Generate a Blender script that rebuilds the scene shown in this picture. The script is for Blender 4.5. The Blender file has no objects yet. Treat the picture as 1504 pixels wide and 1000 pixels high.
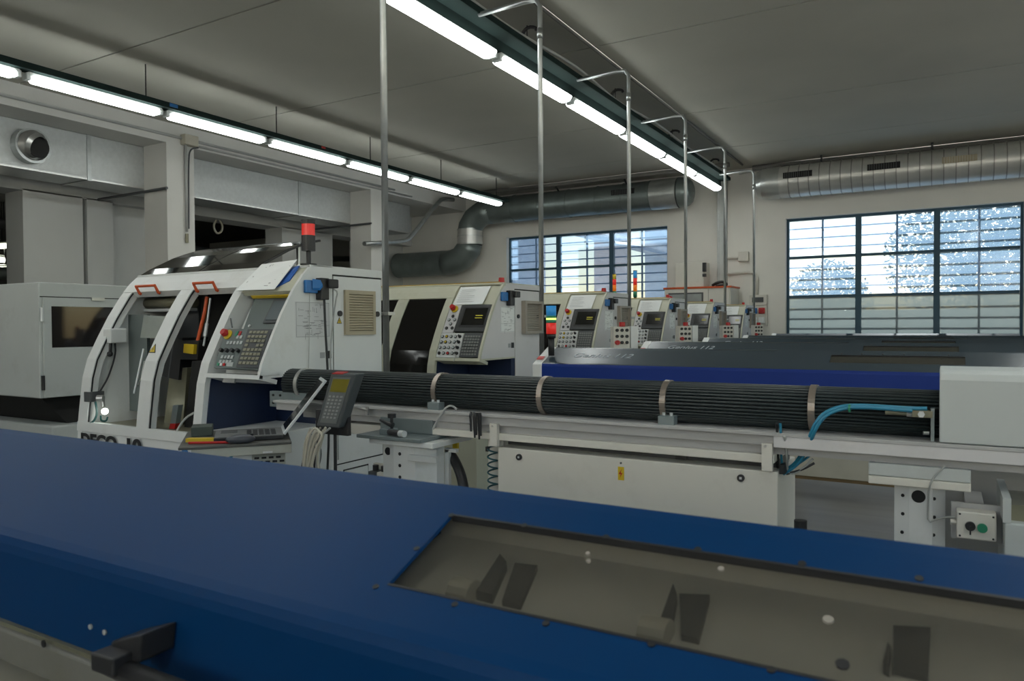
import bpy, math, random
import numpy as np
from mathutils import Vector, Matrix
random.seed(7)
SC = bpy.context.scene
COL = SC.collection

# ------------------------------------------------------------------ camera, world, sun, exposure
H = 1.55
FPX, PITCH, YAW, ROLL = 1088.0, 0.0199, 0.5285, -0.006
fwd = Vector((-math.sin(YAW)*math.cos(PITCH), math.cos(YAW)*math.cos(PITCH), -math.sin(PITCH)))
r0 = Vector((math.cos(YAW), math.sin(YAW), 0)); u0 = r0.cross(fwd)
rt = math.cos(ROLL)*r0 + math.sin(ROLL)*u0
up = -math.sin(ROLL)*r0 + math.cos(ROLL)*u0
cam_d = bpy.data.cameras.new('camera'); cam = bpy.data.objects.new('camera', cam_d); COL.objects.link(cam)
cam_d.sensor_width = 36.0; cam_d.lens = 36.0*FPX/1504.0; cam_d.dof.use_dof = True; cam_d.dof.focus_distance = 5.0; cam_d.dof.aperture_fstop = 11; cam_d.clip_start = 0.02; cam_d.clip_end = 300
M = Matrix((rt, up, -fwd)).transposed().to_4x4(); M.translation = (0, 0, H); cam.matrix_world = M
SC.camera = cam

world = bpy.data.worlds.new('world'); SC.world = world; world.use_nodes = True
wn = world.node_tree; wn.nodes.clear()
sky = wn.nodes.new('ShaderNodeTexSky'); sky.sky_type = 'NISHITA'; sky.sun_disc = False
sky.sun_elevation = math.radians(24); sky.sun_rotation = math.radians(8); sky.air_density = 1.2; sky.dust_density = 0.8
bg = wn.nodes.new('ShaderNodeBackground'); bg.inputs['Strength'].default_value = 0.34
wo = wn.nodes.new('ShaderNodeOutputWorld')
wn.links.new(sky.outputs[0], bg.inputs['Color']); wn.links.new(bg.outputs[0], wo.inputs['Surface'])

sun_d = bpy.data.lights.new('sun', 'SUN'); sun_d.energy = 20.0; sun_d.angle = math.radians(0.6); sun_d.color = (1.0, 0.93, 0.82)
sun = bpy.data.objects.new('sun', sun_d); COL.objects.link(sun); sun.location = (0, 20, 12)
sdir = Vector((0.04, -1.0, -0.54))           # the way the light travels: in through the far windows
sun.rotation_euler = sdir.to_track_quat('-Z', 'Y').to_euler()

SC.view_settings.view_transform = 'Standard'; SC.view_settings.look = 'None'
SC.view_settings.gamma = 1.0; SC.view_settings.use_curve_mapping = False
SC.view_settings.exposure = 0.0
TUBE_POWER = 11.4

# ------------------------------------------------------------------ helpers
def ray(px, py): return rt*((px-752)/FPX) - up*((py-500)/FPX) + fwd
def at_x(px, py, X): r = ray(px, py); return Vector((0, 0, H)) + r*(X/r.x)
def at_y(px, py, Y): r = ray(px, py); return Vector((0, 0, H)) + r*(Y/r.y)
def at_z(px, py, Z): r = ray(px, py); return Vector((0, 0, H)) + r*((Z-H)/r.z)

class MB:
    def __init__(s): s.v = []; s.f = []
    def add(s, vs, fs):
        b = len(s.v); s.v += [tuple(v) for v in vs]; s.f += [tuple(b+i for i in f) for f in fs]; return s
    def box(s, x0, x1, y0, y1, z0, z1):
        return s.add([(x0,y0,z0),(x1,y0,z0),(x1,y1,z0),(x0,y1,z0),(x0,y0,z1),(x1,y0,z1),(x1,y1,z1),(x0,y1,z1)],
                     [(3,2,1,0),(4,5,6,7),(0,1,5,4),(1,2,6,5),(2,3,7,6),(3,0,4,7)])
    def slab(s, p, t):                      # polygon p pushed by vector t
        p = [Vector(q) for q in p]; t = Vector(t); n = len(p)
        vs = p + [q+t for q in p]
        fs = [tuple(range(n)), tuple(range(2*n-1, n-1, -1))]
        fs += [((i+1) % n, i, i+n, (i+1) % n+n) for i in range(n)]
        return s.add(vs, fs)
    def plate(s, p, t):                     # quad p with thickness t against its normal
        p = [Vector(q) for q in p]; nrm = (p[1]-p[0]).cross(p[-1]-p[0]).normalized()
        return s.slab(p, -nrm*t)
    def prism(s, yz, x0, x1): return s.slab([(x0, y, z) for y, z in yz], (x1-x0, 0, 0))
    def cyl(s, a, b, r, n=14, r2=None, caps=True):
        a = Vector(a); b = Vector(b); d = (b-a).normalized(); r2 = r if r2 is None else r2
        e = d.cross(Vector((0, 0, 1)) if abs(d.z) < .9 else Vector((1, 0, 0))).normalized(); g = d.cross(e)
        vs = []
        for p, q in ((a, r), (b, r2)):
            for i in range(n):
                w = 2*math.pi*i/n; vs.append(p + e*(q*math.cos(w)) + g*(q*math.sin(w)))
        fs = [(i, (i+1) % n, n+(i+1) % n, n+i) for i in range(n)]
        if caps: fs += [tuple(range(n-1, -1, -1)), tuple(range(n, 2*n))]
        return s.add(vs, fs)
    def ring(s, a, b, r, ri, n=24):         # hollow collar
        a = Vector(a); b = Vector(b); d = (b-a).normalized()
        e = d.cross(Vector((0, 0, 1)) if abs(d.z) < .9 else Vector((1, 0, 0))).normalized(); g = d.cross(e)
        vs = []
        for p, q in ((a, r), (b, r), (b, ri), (a, ri)):
            for i in range(n):
                w = 2*math.pi*i/n; vs.append(p + e*(q*math.cos(w)) + g*(q*math.sin(w)))
        fs = []
        for k in range(4):
            for i in range(n):
                fs.append((k*n+i, k*n+(i+1) % n, ((k+1) % 4)*n+(i+1) % n, ((k+1) % 4)*n+i))
        return s.add(vs, fs)
    def tube(s, pts, r, n=8, smooth=0):
        pts = [Vector(p) for p in pts]
        for _ in range(smooth):             # corner cutting
            q = [pts[0]]
            for a, b in zip(pts[:-1], pts[1:]): q += [a*.75+b*.25, a*.25+b*.75]
            pts = q + [pts[-1]]
        rs = r if isinstance(r, (list, tuple)) else [r]*len(pts)
        d0 = (pts[1]-pts[0]).normalized()
        e = d0.cross(Vector((0, 0, 1)) if abs(d0.z) < .9 else Vector((1, 0, 0))).normalized()
        vs = []; m = len(pts)
        for i, p in enumerate(pts):
            d = (pts[min(i+1, m-1)]-pts[max(i-1, 0)]).normalized()
            e = (e - d*e.dot(d)).normalized(); g = d.cross(e)
            for j in range(n):
                w = 2*math.pi*j/n; vs.append(p + e*(rs[i]*math.cos(w)) + g*(rs[i]*math.sin(w)))
        fs = [(i*n+j, i*n+(j+1) % n, (i+1)*n+(j+1) % n, (i+1)*n+j) for i in range(m-1) for j in range(n)]
        fs += [tuple(range(n-1, -1, -1)), tuple(range((m-1)*n, m*n))]
        return s.add(vs, fs)
    def sheet(s, prof, xs, skip=()):        # profile (y,z) swept over xs, cells left out where skip
        n = len(prof)
        vs = [(x, y, z) for x in xs for y, z in prof]
        fs = [(i*n+j, (i+1)*n+j, (i+1)*n+j+1, i*n+j+1) for i in range(len(xs)-1) for j in range(n-1) if (i, j) not in skip]
        return s.add(vs, fs)
    def ball(s, c, r, n=12, m=8, sx=1, sy=1, sz=1):
        vs = []; c = Vector(c)
        for i in range(m+1):
            a = math.pi*i/m
            for j in range(n):
                w = 2*math.pi*j/n; vs.append(c+Vector((r*sx*math.sin(a)*math.cos(w), r*sy*math.sin(a)*math.sin(w), r*sz*math.cos(a))))
        return s.add(vs, [(i*n+j, (i+1)*n+j, (i+1)*n+(j+1) % n, i*n+(j+1) % n) for i in range(m) for j in range(n)])

ROOT = {}
def put(o, label=None, cat=None, group=None, kind=None):
    if label: o['label'] = label
    if cat: o['category'] = cat
    if group: o['group'] = group
    if kind: o['kind'] = kind
    return o
def thing(name, label, cat, loc=(0, 0, 0), group=None, kind=None):
    o = bpy.data.objects.new(name, None); COL.objects.link(o); o.location = loc; o.empty_display_size = .1
    ROOT[o.name] = Vector(loc)
    return put(o, label, cat, group, kind)
def obj(name, mb, mat, parent=None, bev=0, smooth=False, label=None, cat=None, group=None, kind=None, solid=0):
    me = bpy.data.meshes.new(name)
    if parent is not None: off = ROOT[parent.name]
    else:
        a = np.array(mb.v); off = Vector(((a[:,0].min()+a[:,0].max())/2, (a[:,1].min()+a[:,1].max())/2, a[:,2].min()))
    me.from_pydata([(x-off.x, y-off.y, z-off.z) for x, y, z in mb.v], [], mb.f)
    me.validate(); me.update(); me.materials.append(mat)
    o = bpy.data.objects.new(name, me); COL.objects.link(o)
    if parent is not None: o.parent = parent
    else: o.location = off
    ROOT[o.name] = off
    if smooth: 
        for p in me.polygons: p.use_smooth = len(p.vertices) <= 4
    if solid:
        m = o.modifiers.new('thickness', 'SOLIDIFY'); m.thickness = solid; m.offset = -1
    if bev:
        m = o.modifiers.new('bevel', 'BEVEL'); m.width = bev; m.segments = 2; m.limit_method = 'ANGLE'
    return put(o, label, cat, group, kind)
def rep(src, delta):                         # a part again, sharing its mesh
    c = src.copy(); COL.objects.link(c); c.location = src.location + Vector(delta); ROOT[c.name] = ROOT[src.name]; return c
def copy_tree(o, delta=None, parent=None):
    c = o.copy(); COL.objects.link(c)
    if parent is not None: c.parent = parent
    if delta is not None: c.location = o.location + Vector(delta)
    ROOT[c.name] = ROOT[o.name] + Vector(delta or (0, 0, 0))
    for ch in list(o.children): copy_tree(ch, None, c)
    return c
def text(name, body, size, m, mat, parent, shear=0.0, width=None, bold=0.0):
    cu = bpy.data.curves.new(name, 'FONT'); cu.body = body; cu.size = size; cu.shear = shear; cu.extrude = 0.0006; cu.offset = bold
    t = bpy.data.objects.new(name, cu); COL.objects.link(t)
    bpy.context.view_layer.update()
    me = bpy.data.meshes.new_from_object(t.evaluated_get(bpy.context.evaluated_depsgraph_get()))
    bpy.data.objects.remove(t)
    if width and len(me.vertices):
        xs = [v.co.x for v in me.vertices]; k = width/(max(xs)-min(xs))
        for v in me.vertices: v.co.x *= k
    m = m.copy(); m.translation -= ROOT[parent.name]; me.transform(m)
    me.materials.clear(); me.materials.append(mat)
    o = bpy.data.objects.new(name, me); COL.objects.link(o); o.parent = parent; ROOT[o.name] = ROOT[parent.name]
    return o
def frame(o, x, y):                           # matrix from origin, x axis, y axis
    x = Vector(x).normalized(); y = Vector(y); z = x.cross(y).normalized(); y = z.cross(x)
    m = Matrix((x, y, z)).transposed().to_4x4(); m.translation = o; return m

# ------------------------------------------------------------------ materials
def mat(name, c, rough=.5, metal=0.0, var=.08, scale=6.0, bump=0.0, bscale=60.0, emit=None, estr=0.0, coat=0.0, spec=.5, stretch=None, dirt=None, dirtamt=0.0, dscale=2.5):
    m = bpy.data.materials.new(name); m.use_nodes = True; nt = m.node_tree; b = nt.nodes['Principled BSDF']
    b.inputs['Roughness'].default_value = rough; b.inputs['Metallic'].default_value = metal
    b.inputs['Coat Weight'].default_value = coat; b.inputs['Specular IOR Level'].default_value = spec
    tc = nt.nodes.new('ShaderNodeTexCoord'); src = tc.outputs['Object']
    if stretch:
        mp = nt.nodes.new('ShaderNodeMapping'); mp.inputs['Scale'].default_value = stretch
        nt.links.new(src, mp.inputs['Vector']); src = mp.outputs['Vector']
    nz = nt.nodes.new('ShaderNodeTexNoise'); nz.inputs['Scale'].default_value = scale; nz.inputs['Detail'].default_value = 6
    nt.links.new(src, nz.inputs['Vector'])
    rp = nt.nodes.new('ShaderNodeValToRGB'); e = rp.color_ramp.elements
    e[0].position = .3; e[1].position = .7
    e[0].color = tuple(x*(1-var) for x in c)+(1,); e[1].color = tuple(min(1, x*(1+var)) for x in c)+(1,)
    nt.links.new(nz.outputs['Fac'], rp.inputs['Fac']); out = rp.outputs['Color']
    if dirt:
        n2 = nt.nodes.new('ShaderNodeTexNoise'); n2.inputs['Scale'].default_value = dscale; n2.inputs['Detail'].default_value = 8; n2.inputs['Roughness'].default_value = .7
        nt.links.new(src, n2.inputs['Vector'])
        r2 = nt.nodes.new('ShaderNodeValToRGB'); r2.color_ramp.elements[0].position = .55; r2.color_ramp.elements[1].position = .75
        r2.color_ramp.elements[1].color = (dirtamt,)*3+(1,)
        nt.links.new(n2.outputs['Fac'], r2.inputs['Fac'])
        mx = nt.nodes.new('ShaderNodeMixRGB'); mx.inputs['Color2'].default_value = tuple(dirt)+(1,)
        nt.links.new(r2.outputs['Color'], mx.inputs['Fac']); nt.links.new(out, mx.inputs['Color1']); out = mx.outputs['Color']
    nt.links.new(out, b.inputs['Base Color'])
    if bump:
        n3 = nt.nodes.new('ShaderNodeTexNoise'); n3.inputs['Scale'].default_value = bscale; n3.inputs['Detail'].default_value = 4
        nt.links.new(src, n3.inputs['Vector'])
        bp = nt.nodes.new('ShaderNodeBump'); bp.inputs['Strength'].default_value = bump; bp.inputs['Distance'].default_value = .01
        nt.links.new(n3.outputs['Fac'], bp.inputs['Height']); nt.links.new(bp.outputs['Normal'], b.inputs['Normal'])
    if emit:
        b.inputs['Emission Color'].default_value = tuple(emit)+(1,); b.inputs['Emission Strength'].default_value = estr
    return m
def glassy(name, tint, trans, gloss_rough=.05, body=(.02,.02,.02), body_fac=0.0, translucent=0.0, tcol=(.58, .78, 1.0), ior=1.45):
    m = bpy.data.materials.new(name); m.use_nodes = True; nt = m.node_tree; nt.nodes.clear()
    out = nt.nodes.new('ShaderNodeOutputMaterial')
    tr = nt.nodes.new('ShaderNodeBsdfTransparent'); tr.inputs['Color'].default_value = tuple(tint)+(1,)
    di = nt.nodes.new('ShaderNodeBsdfDiffuse'); di.inputs['Color'].default_value = tuple(body)+(1,)
    nz = nt.nodes.new('ShaderNodeTexNoise'); nz.inputs['Scale'].default_value = 5; nz.inputs['Detail'].default_value = 5
    tc = nt.nodes.new('ShaderNodeTexCoord'); nt.links.new(tc.outputs['Object'], nz.inputs['Vector'])
    mr = nt.nodes.new('ShaderNodeMapRange'); mr.inputs['To Min'].default_value = body_fac*.85; mr.inputs['To Max'].default_value = min(1, body_fac*1.15)
    nt.links.new(nz.outputs['Fac'], mr.inputs['Value'])
    mx = nt.nodes.new('ShaderNodeMixShader'); nt.links.new(mr.outputs['Result'], mx.inputs['Fac'])
    nt.links.new(tr.outputs[0], mx.inputs[1]); nt.links.new(di.outputs[0], mx.inputs[2]); cur = mx
    if translucent:
        tl = nt.nodes.new('ShaderNodeBsdfTranslucent'); tl.inputs['Color'].default_value = tuple(tcol)+(1,)
        m3 = nt.nodes.new('ShaderNodeMixShader'); m3.inputs['Fac'].default_value = translucent
        nt.links.new(cur.outputs[0], m3.inputs[1]); nt.links.new(tl.outputs[0], m3.inputs[2]); cur = m3
    gl = nt.nodes.new('ShaderNodeBsdfGlossy'); gl.inputs['Roughness'].default_value = gloss_rough
    lw = nt.nodes.new('ShaderNodeLayerWeight'); lw.inputs['Blend'].default_value = .5     # Schlick, the same from both faces of the sheet
    pw = nt.nodes.new('ShaderNodeMath'); pw.operation = 'POWER'; pw.inputs[1].default_value = 5; nt.links.new(lw.outputs['Facing'], pw.inputs[0])
    f0 = ((ior-1)/(ior+1))**2
    ma = nt.nodes.new('ShaderNodeMath'); ma.operation = 'MULTIPLY_ADD'; ma.inputs[1].default_value = 1-f0; ma.inputs[2].default_value = f0; nt.links.new(pw.outputs[0], ma.inputs[0])
    m2 = nt.nodes.new('ShaderNodeMixShader'); nt.links.new(ma.outputs[0], m2.inputs['Fac'])
    nt.links.new(cur.outputs[0], m2.inputs[1]); nt.links.new(gl.outputs[0], m2.inputs[2])
    nt.links.new(m2.outputs[0], out.inputs['Surface'])
    return m

PLASTER = mat('plaster', (.62, .615, .59), .9, var=.04, scale=1.2, bump=.08, bscale=40)
PLASTER_IN = mat('plaster_inner', (.60, .61, .60), .9, var=.04, scale=1.0)
CEIL = mat('ceiling_concrete', (.43, .42, .365), .9, var=.05, scale=.8, bump=.05)
DARKGAP = mat('dark_gap', (.03, .03, .03), .9)
FLOOR = mat('floor_resin', (.165, .155, .14), .34, var=.3, scale=2.2, dirt=(.16, .14, .12), dirtamt=.6, dscale=1.1, stretch=(.25, 1.6, 1))
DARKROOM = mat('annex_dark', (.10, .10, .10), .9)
MWHITE = mat('machine_white', (.66, .675, .675), .42, var=.03, scale=3, dirt=(.38, .36, .30), dirtamt=.35, dscale=3)
MCREAM = mat('machine_cream', (.50, .50, .40), .45, var=.05, scale=3, dirt=(.32, .29, .18), dirtamt=.4, dscale=3)
MLILAC = mat('machine_pale_grey', (.60, .59, .60), .45, var=.03, scale=3, dirt=(.40, .37, .33), dirtamt=.35, dscale=2.5)
MGREEN = mat('enclosure_grey', (.50, .53, .525), .5, var=.03, scale=2, dirt=(.3, .3, .28), dirtamt=.3)
CABGREY = mat('cabinet_warm_white', (.64, .62, .565), .45, var=.03, scale=2, dirt=(.32, .30, .26), dirtamt=.25)
RAILGREY = mat('rail_grey', (.42, .42, .42), .45, var=.04, scale=3, dirt=(.25, .24, .22), dirtamt=.4, stretch=(.4, 2, 2))
RAILDARK = mat('rail_old_paint', (.17, .165, .145), .5, dirt=(.12, .11, .07), dirtamt=.6)
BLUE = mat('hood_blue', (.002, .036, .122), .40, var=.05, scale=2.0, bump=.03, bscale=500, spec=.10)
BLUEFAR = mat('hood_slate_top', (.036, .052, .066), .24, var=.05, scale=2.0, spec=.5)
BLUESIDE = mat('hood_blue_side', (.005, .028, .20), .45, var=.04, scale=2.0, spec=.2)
NAVY = mat('niche_navy', (.005, .015, .055), .5, var=.1)
BLACK = mat('black_plastic', (.018, .018, .02), .45)
BLACKM = mat('black_matte', (.012, .012, .012), .8)
DGREY = mat('dark_grey_plastic', (.07, .075, .08), .5)
PANELGREY = mat('panel_grey', (.13, .155, .155), .5, var=.04)
TEALSTEEL = mat('blued_steel', (.22, .26, .27), .38, metal=.4, var=.08, scale=9)
STEEL = mat('brushed_steel', (.55, .55, .54), .32, metal=.9, var=.08, scale=14)
GALV = mat('galvanised_steel', (.44, .46, .46), .36, metal=.85, var=.10, scale=11)
DUCTM = mat('round_duct_steel', (.50, .52, .51), .32, metal=.75, var=.10, scale=5)
DUCTDARK = mat('duct_wrapped_steel', (.21, .245, .24), .40, metal=.65, var=.10, scale=4)
DUCTL = mat('spiral_duct_steel', (.60, .60, .58), .36, metal=.55, var=.08, scale=5)
SEAM = mat('duct_seam', (.30, .30, .29), .45, metal=.5)
FOIL = mat('foil_insulation', (.52, .54, .54), .45, metal=.45, var=.06, scale=18, bump=.25, bscale=70)
GUIDE = mat('guide_tube_black', (.017, .025, .027), .42, var=.12, scale=5)
BAND = mat('band_bronze', (.34, .29, .25), .35, metal=.75)
PIPEM = mat('matt_grey_pipe', (.15, .145, .135), .85)
TRAY = mat('tray_green_grey', (.016, .028, .026), .85, var=.08, spec=.1)
TUBE = mat('lamp_tube_lit', (.9, .9, .9), .4, var=0, emit=(.95, 1.0, .97), estr=TUBE_POWER)
CLEARCAP = mat('lamp_end_plastic', (.55, .58, .57), .3, var=.03)
FRAMEB = mat('window_frame_blue', (.025, .080, .125), .5)
GRILLEB = mat('grille_blue', (.06, .12, .22), .5)
GLASS = glassy('window_glass', (.86, .93, 1.0), 1, .08, body=(.45, .6, .75), body_fac=.08, translucent=.42, tcol=(.115, .18, .255))
CLEAR = glassy('window_glass_clear', (.96, .98, .98), 1, .03)
FROST = glassy('window_glass_frosted', (.74, .82, .84), 1, .2, body=(.45, .5, .5), body_fac=.20, translucent=.80, tcol=(.125, .15, .158))
SMOKE = glassy('smoked_screen', (.05, .05, .05), 1, .06, body=(.012, .011, .010), body_fac=.75)
SMOKEHOOD = glassy('raised_screen', (.12, .11, .10), 1, .035, body=(.015, .013, .011), body_fac=.7, ior=1.45)
ACRYL = glassy('hood_window_acrylic', (.78, .77, .745), 1, .12, body=(.24, .23, .20), body_fac=.09)
PAPER = mat('paper_white', (.78, .80, .80), .8, var=.02)
PAPERGREY = mat('paper_print', (.55, .57, .58), .8, var=.22, scale=40)
INK = mat('ink_grey', (.10, .11, .12), .8)
INKLIGHT = mat('ink_pale', (.36, .37, .38), .8)
REDL = mat('lamp_red', (.60, .02, .02), .3, emit=(1, .05, .03), estr=.25)
REDP = mat('red_plastic', (.45, .015, .015), .4)
ORANGE = mat('orange_paint', (.52, .075, .012), .4)
ORANGEL = mat('lamp_orange', (.70, .16, .01), .35, emit=(1, .25, .02), estr=.25)
YELLOW = mat('yellow_plastic', (.62, .44, .02), .45)
GREENP = mat('green_plastic', (.02, .22, .12), .4)
GREENL = mat('lamp_green_lit', (.3, .6, .1), .35, emit=(.75, 1.0, .25), estr=1.2)
BLUEP = mat('blue_socket', (.02, .15, .42), .4)
CYAN = mat('cyan_hose', (.02, .20, .33), .35)
BLUEL = mat('lamp_blue', (.03, .26, .62), .3, emit=(.05, .4, .9), estr=.12)
BEIGE = mat('vent_beige', (.40, .35, .25), .55)
BEIGED = mat('vent_slot', (.17, .145, .095), .6)
VENTGREY = mat('vent_grey', (.33, .30, .26), .55)
CABLEW = mat('cable_cream', (.48, .45, .37), .55)
CABLEG = mat('cable_grey', (.38, .39, .38), .5)
SCREEN = mat('screen_grey', (.13, .155, .17), .25)
CRT = mat('crt_black', (.010, .010, .009), .15)
CRTTEXT = mat('crt_text', (.2, .2, .02), .5, emit=(.75, .68, .05), estr=.35)
LCD = mat('lcd_olive', (.17, .145, .012), .3)
KEYPALE = mat('key_pale', (.42, .45, .45), .5)
KEYOLIVE = mat('key_olive', (.24, .235, .17), .5)
BULB = mat('bulb_lit', (1, 1, 1), .3, emit=(.95, 1.0, .9), estr=16)
OILY = mat('oily_metal', (.21, .20, .14), .35, metal=.3, var=.2)
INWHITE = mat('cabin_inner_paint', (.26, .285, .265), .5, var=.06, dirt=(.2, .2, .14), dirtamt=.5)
WOODY = mat('brown_edge', (.20, .13, .06), .6)
ALU = mat('silver_plastic', (.60, .62, .63), .35, metal=.3)

# ------------------------------------------------------------------ the setting
XL, YB, ZC = -10.3, 15.4, 4.70
obj('floor', MB().box(-20, 6, -5, 16.2, -.1, 0), FLOOR, kind='structure')
ceil = thing('ceiling', 'pale concrete ceiling of wide flush slabs with dark joints', None, (0, 0, ZC), kind='structure')
obj('joint_backing', MB().box(-10.9, 6, -5, 16, ZC+.03, ZC+.2), DARKGAP, ceil)
js = [-5, -3.15, -.4, 2.35, 5.1, 7.78, 10.95, 13.4, 16]
for a, b in zip(js[:-1], js[1:]): obj('ceiling_panel', MB().box(-10.9, 6, a+.012, b-.012, ZC, ZC+.04), CEIL, ceil)
def wall_with_holes(x0, x1, y0, y1, z0, z1, holes):
    m = MB(); x = x0
    for hx0, hx1, hz0, hz1 in holes:
        m.box(x, hx0, y0, y1, z0, z1); m.box(hx0, hx1, y0, y1, z0, hz0); m.box(hx0, hx1, y0, y1, hz1, z1); x = hx1
    return m.box(x, x1, y0, y1, z0, z1)
W1 = (-9.13, -5.13, 1.33, 3.67); W2 = (-2.72, 1.17, 1.32, 3.63); W3 = (2.2, 5.85, 1.32, 3.63)
obj('wall_back', wall_with_holes(-20, 6, YB, YB+.3, 0, ZC+.2, [W1, W2, W3]), mat('plaster_far_wall_lit', (.76, .745, .70), .9, var=.04, scale=1.2, bump=.08, bscale=40), kind='structure')  # plaster copy made lighter here to stand in for daylight on this wall
m = MB(); RW = [(-4.4, -.7), (.1, 3.8), (4.5, 8.2), (8.9, 12.6)]; yy = -5
for a, b in RW: m.box(6, 6.3, yy, a, 0, ZC+.2); m.box(6, 6.3, a, b, 0, .8); m.box(6, 6.3, a, b, 4.3, ZC+.2); yy = b
obj('wall_right', m.box(6, 6.3, yy, 16, 0, ZC+.2), PLASTER, kind='structure')
FW = [(-7.6, -4.2, 2.0, 4.4), (-3.4, .3, 2.0, 4.4), (1.2, 5.4, 2.0, 4.4)]
obj('wall_front', wall_with_holes(-20, 6.3, -5.3, -5, 0, ZC+.2, FW), PLASTER, kind='structure')
obj('wall_facing_added', MB().box(-22, 14, -17, -16.5, -.3, 7), mat('facing_bounce_render', (.60, .58, .54), .9), kind='structure')  # unseen wall, added to bounce sunlight in through the front windows

# colonnade on the left: beam, pillars, soffit, the inner piers and the dark annex
wl = thing('wall_left', 'white colonnade of square pillars under a plastered beam', None, (XL, 5, 0), kind='structure')
obj('beam', MB().box(XL-.1, XL, -5, YB, 4.39, ZC+.1), PLASTER, wl)
obj('soffit', MB().box(XL-2.4, XL-.1, -5, YB, 4.39, 4.52), PLASTER, wl)
for y in (-2.15, 2.5, 7.17, 11.84): obj('pillar', MB().box(XL-.55, XL+.015, y, y+.48, 0, 4.39), PLASTER, wl)
obj('inner_beam', MB().box(-12.6, -12.0, -5, YB, 3.64, 4.42), PLASTER_IN, wl)
for a, b, x in ((-3.5, .6, -12.0), (1.5, 2.9, -12.0), (5.96, 6.86, -12.0), (6.93, 7.36, -12.0), (11.02, 12.5, -12.0), (13.6, YB, -12.3)):
    obj('inner_pier', MB().box(-12.5, x, a, b, 0, 3.66), PLASTER_IN, wl)
obj('inner_panel', MB().box(-12.45, -12.25, 6.8, 7.0, 0, 3.65), PLASTER_IN, wl)
obj('inner_panel', MB().box(-12.45, -12.25, 7.3, 8.3, 0, 3.65), PLASTER_IN, wl)
obj('parapet', MB().box(-12.45, -12.2, 8.2, 11.1, 0, 1.5), PLASTER_IN, wl)
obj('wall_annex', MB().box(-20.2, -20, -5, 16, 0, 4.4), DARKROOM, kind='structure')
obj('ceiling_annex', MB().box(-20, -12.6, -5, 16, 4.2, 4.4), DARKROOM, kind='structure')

def window(n, box, cols, label):
    x0, x1, z0, z1 = box; y = YB+.16
    w = thing('window_%d' % n, label, None, ((x0+x1)/2, y, z0), kind='structure')
    t = .045
    fr = obj('window_frame', MB().box(x0, x1, y-.04, y+.04, z0, z0+t).box(x0, x1, y-.04, y+.04, z1-t, z1).box(x0, x0+t, y-.04, y+.04, z0+t, z1-t).box(x1-t, x1, y-.04, y+.04, z0+t, z1-t), FRAMEB, w)
    cw = (x1-x0)/cols; rh = (z1-z0)/3
    for c in range(1, cols): obj('mullion', MB().box(x0+c*cw-.05, x0+c*cw+.05, y-.05, y+.05, z0+t, z1-t), FRAMEB, w)
    for r in (1, 2): 
        for c in range(cols): obj('transom', MB().box(x0+c*cw+.05, x0+(c+1)*cw-.05, y-.04, y+.04, z0+r*rh-.025, z0+r*rh+.025), FRAMEB, w)
    for c in range(cols):
        for r in range(3):
            obj('pane', MB().box(x0+c*cw+.03, x0+(c+1)*cw-.03, y-.004, y+.004, z0+r*rh+.02, z0+(r+1)*rh-.02), FROST if r == 0 else GLASS, w)
        obj('grille_upright', MB().box(x0+(c+.5)*cw-.018, x0+(c+.5)*cw+.018, y+.10, y+.13, z0, z1), GRILLEB, w)
    for k in range(12):
        if k % 4 == 0: continue
        z = z0+(z1-z0)*k/12; obj('grille_bar', MB().box(x0, x1, y+.10, y+.125, z-.013, z+.013), GRILLEB, w)
    obj('sill', MB().box(x0, x1, YB+.01, YB+.29, z0-.03, z0), PLASTER, w)
    return w
window(1, W1, 3, 'blue steel window left of the wall cabinet')
window(2, W2, 3, 'large blue steel window with tree beyond')
window(7, W3, 3, 'unseen blue steel window added right of the large one for daylight')  # out of view, added so sun on the floor brightens the ceiling

for i, (a, b) in enumerate(RW):  # unseen windows, added to bring in daylight from the right
    w = thing('window_%d' % (i+3), 'unseen blue steel window added in the right hand wall for daylight', None, (6.1, (a+b)/2, 0.8), kind='structure')
    obj('window_frame', MB().box(6.06, 6.14, a, b, 0.8, .85).box(6.06, 6.14, a, b, 4.25, 4.3).box(6.06, 6.14, a, a+.05, 0.85, 4.25).box(6.06, 6.14, b-.05, b, 0.85, 4.25), FRAMEB, w)
    for k in (1, 2): obj('mullion', MB().box(6.06, 6.14, a+(b-a)*k/3-.04, a+(b-a)*k/3+.04, 0.85, 4.25), FRAMEB, w)
    for k in range(3): obj('pane', MB().box(6.096, 6.104, a+(b-a)*k/3+.03, a+(b-a)*(k+1)/3-.03, 0.83, 4.27), CLEAR, w)
for i, (a, b, c, e) in enumerate(FW):  # unseen windows, added to light the faces turned to the camera
    w = thing('window_%d' % (i+8), 'unseen blue steel window added in the wall behind the camera for daylight', None, ((a+b)/2, -5.1, c), kind='structure')
    obj('window_frame', MB().box(a, b, -5.14, -5.06, c, c+.05).box(a, b, -5.14, -5.06, e-.05, e).box(a, a+.05, -5.14, -5.06, c+.05, e-.05).box(b-.05, b, -5.14, -5.06, c+.05, e-.05), FRAMEB, w)
    for k in (1, 2): obj('mullion', MB().box(a+(b-a)*k/3-.04, a+(b-a)*k/3+.04, -5.14, -5.06, c+.05, e-.05), FRAMEB, w)
    for k in range(3): obj('pane', MB().box(a+(b-a)*k/3+.03, a+(b-a)*(k+1)/3-.03, -5.104, -5.096, c+.03, e-.03), CLEAR, w)
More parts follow.
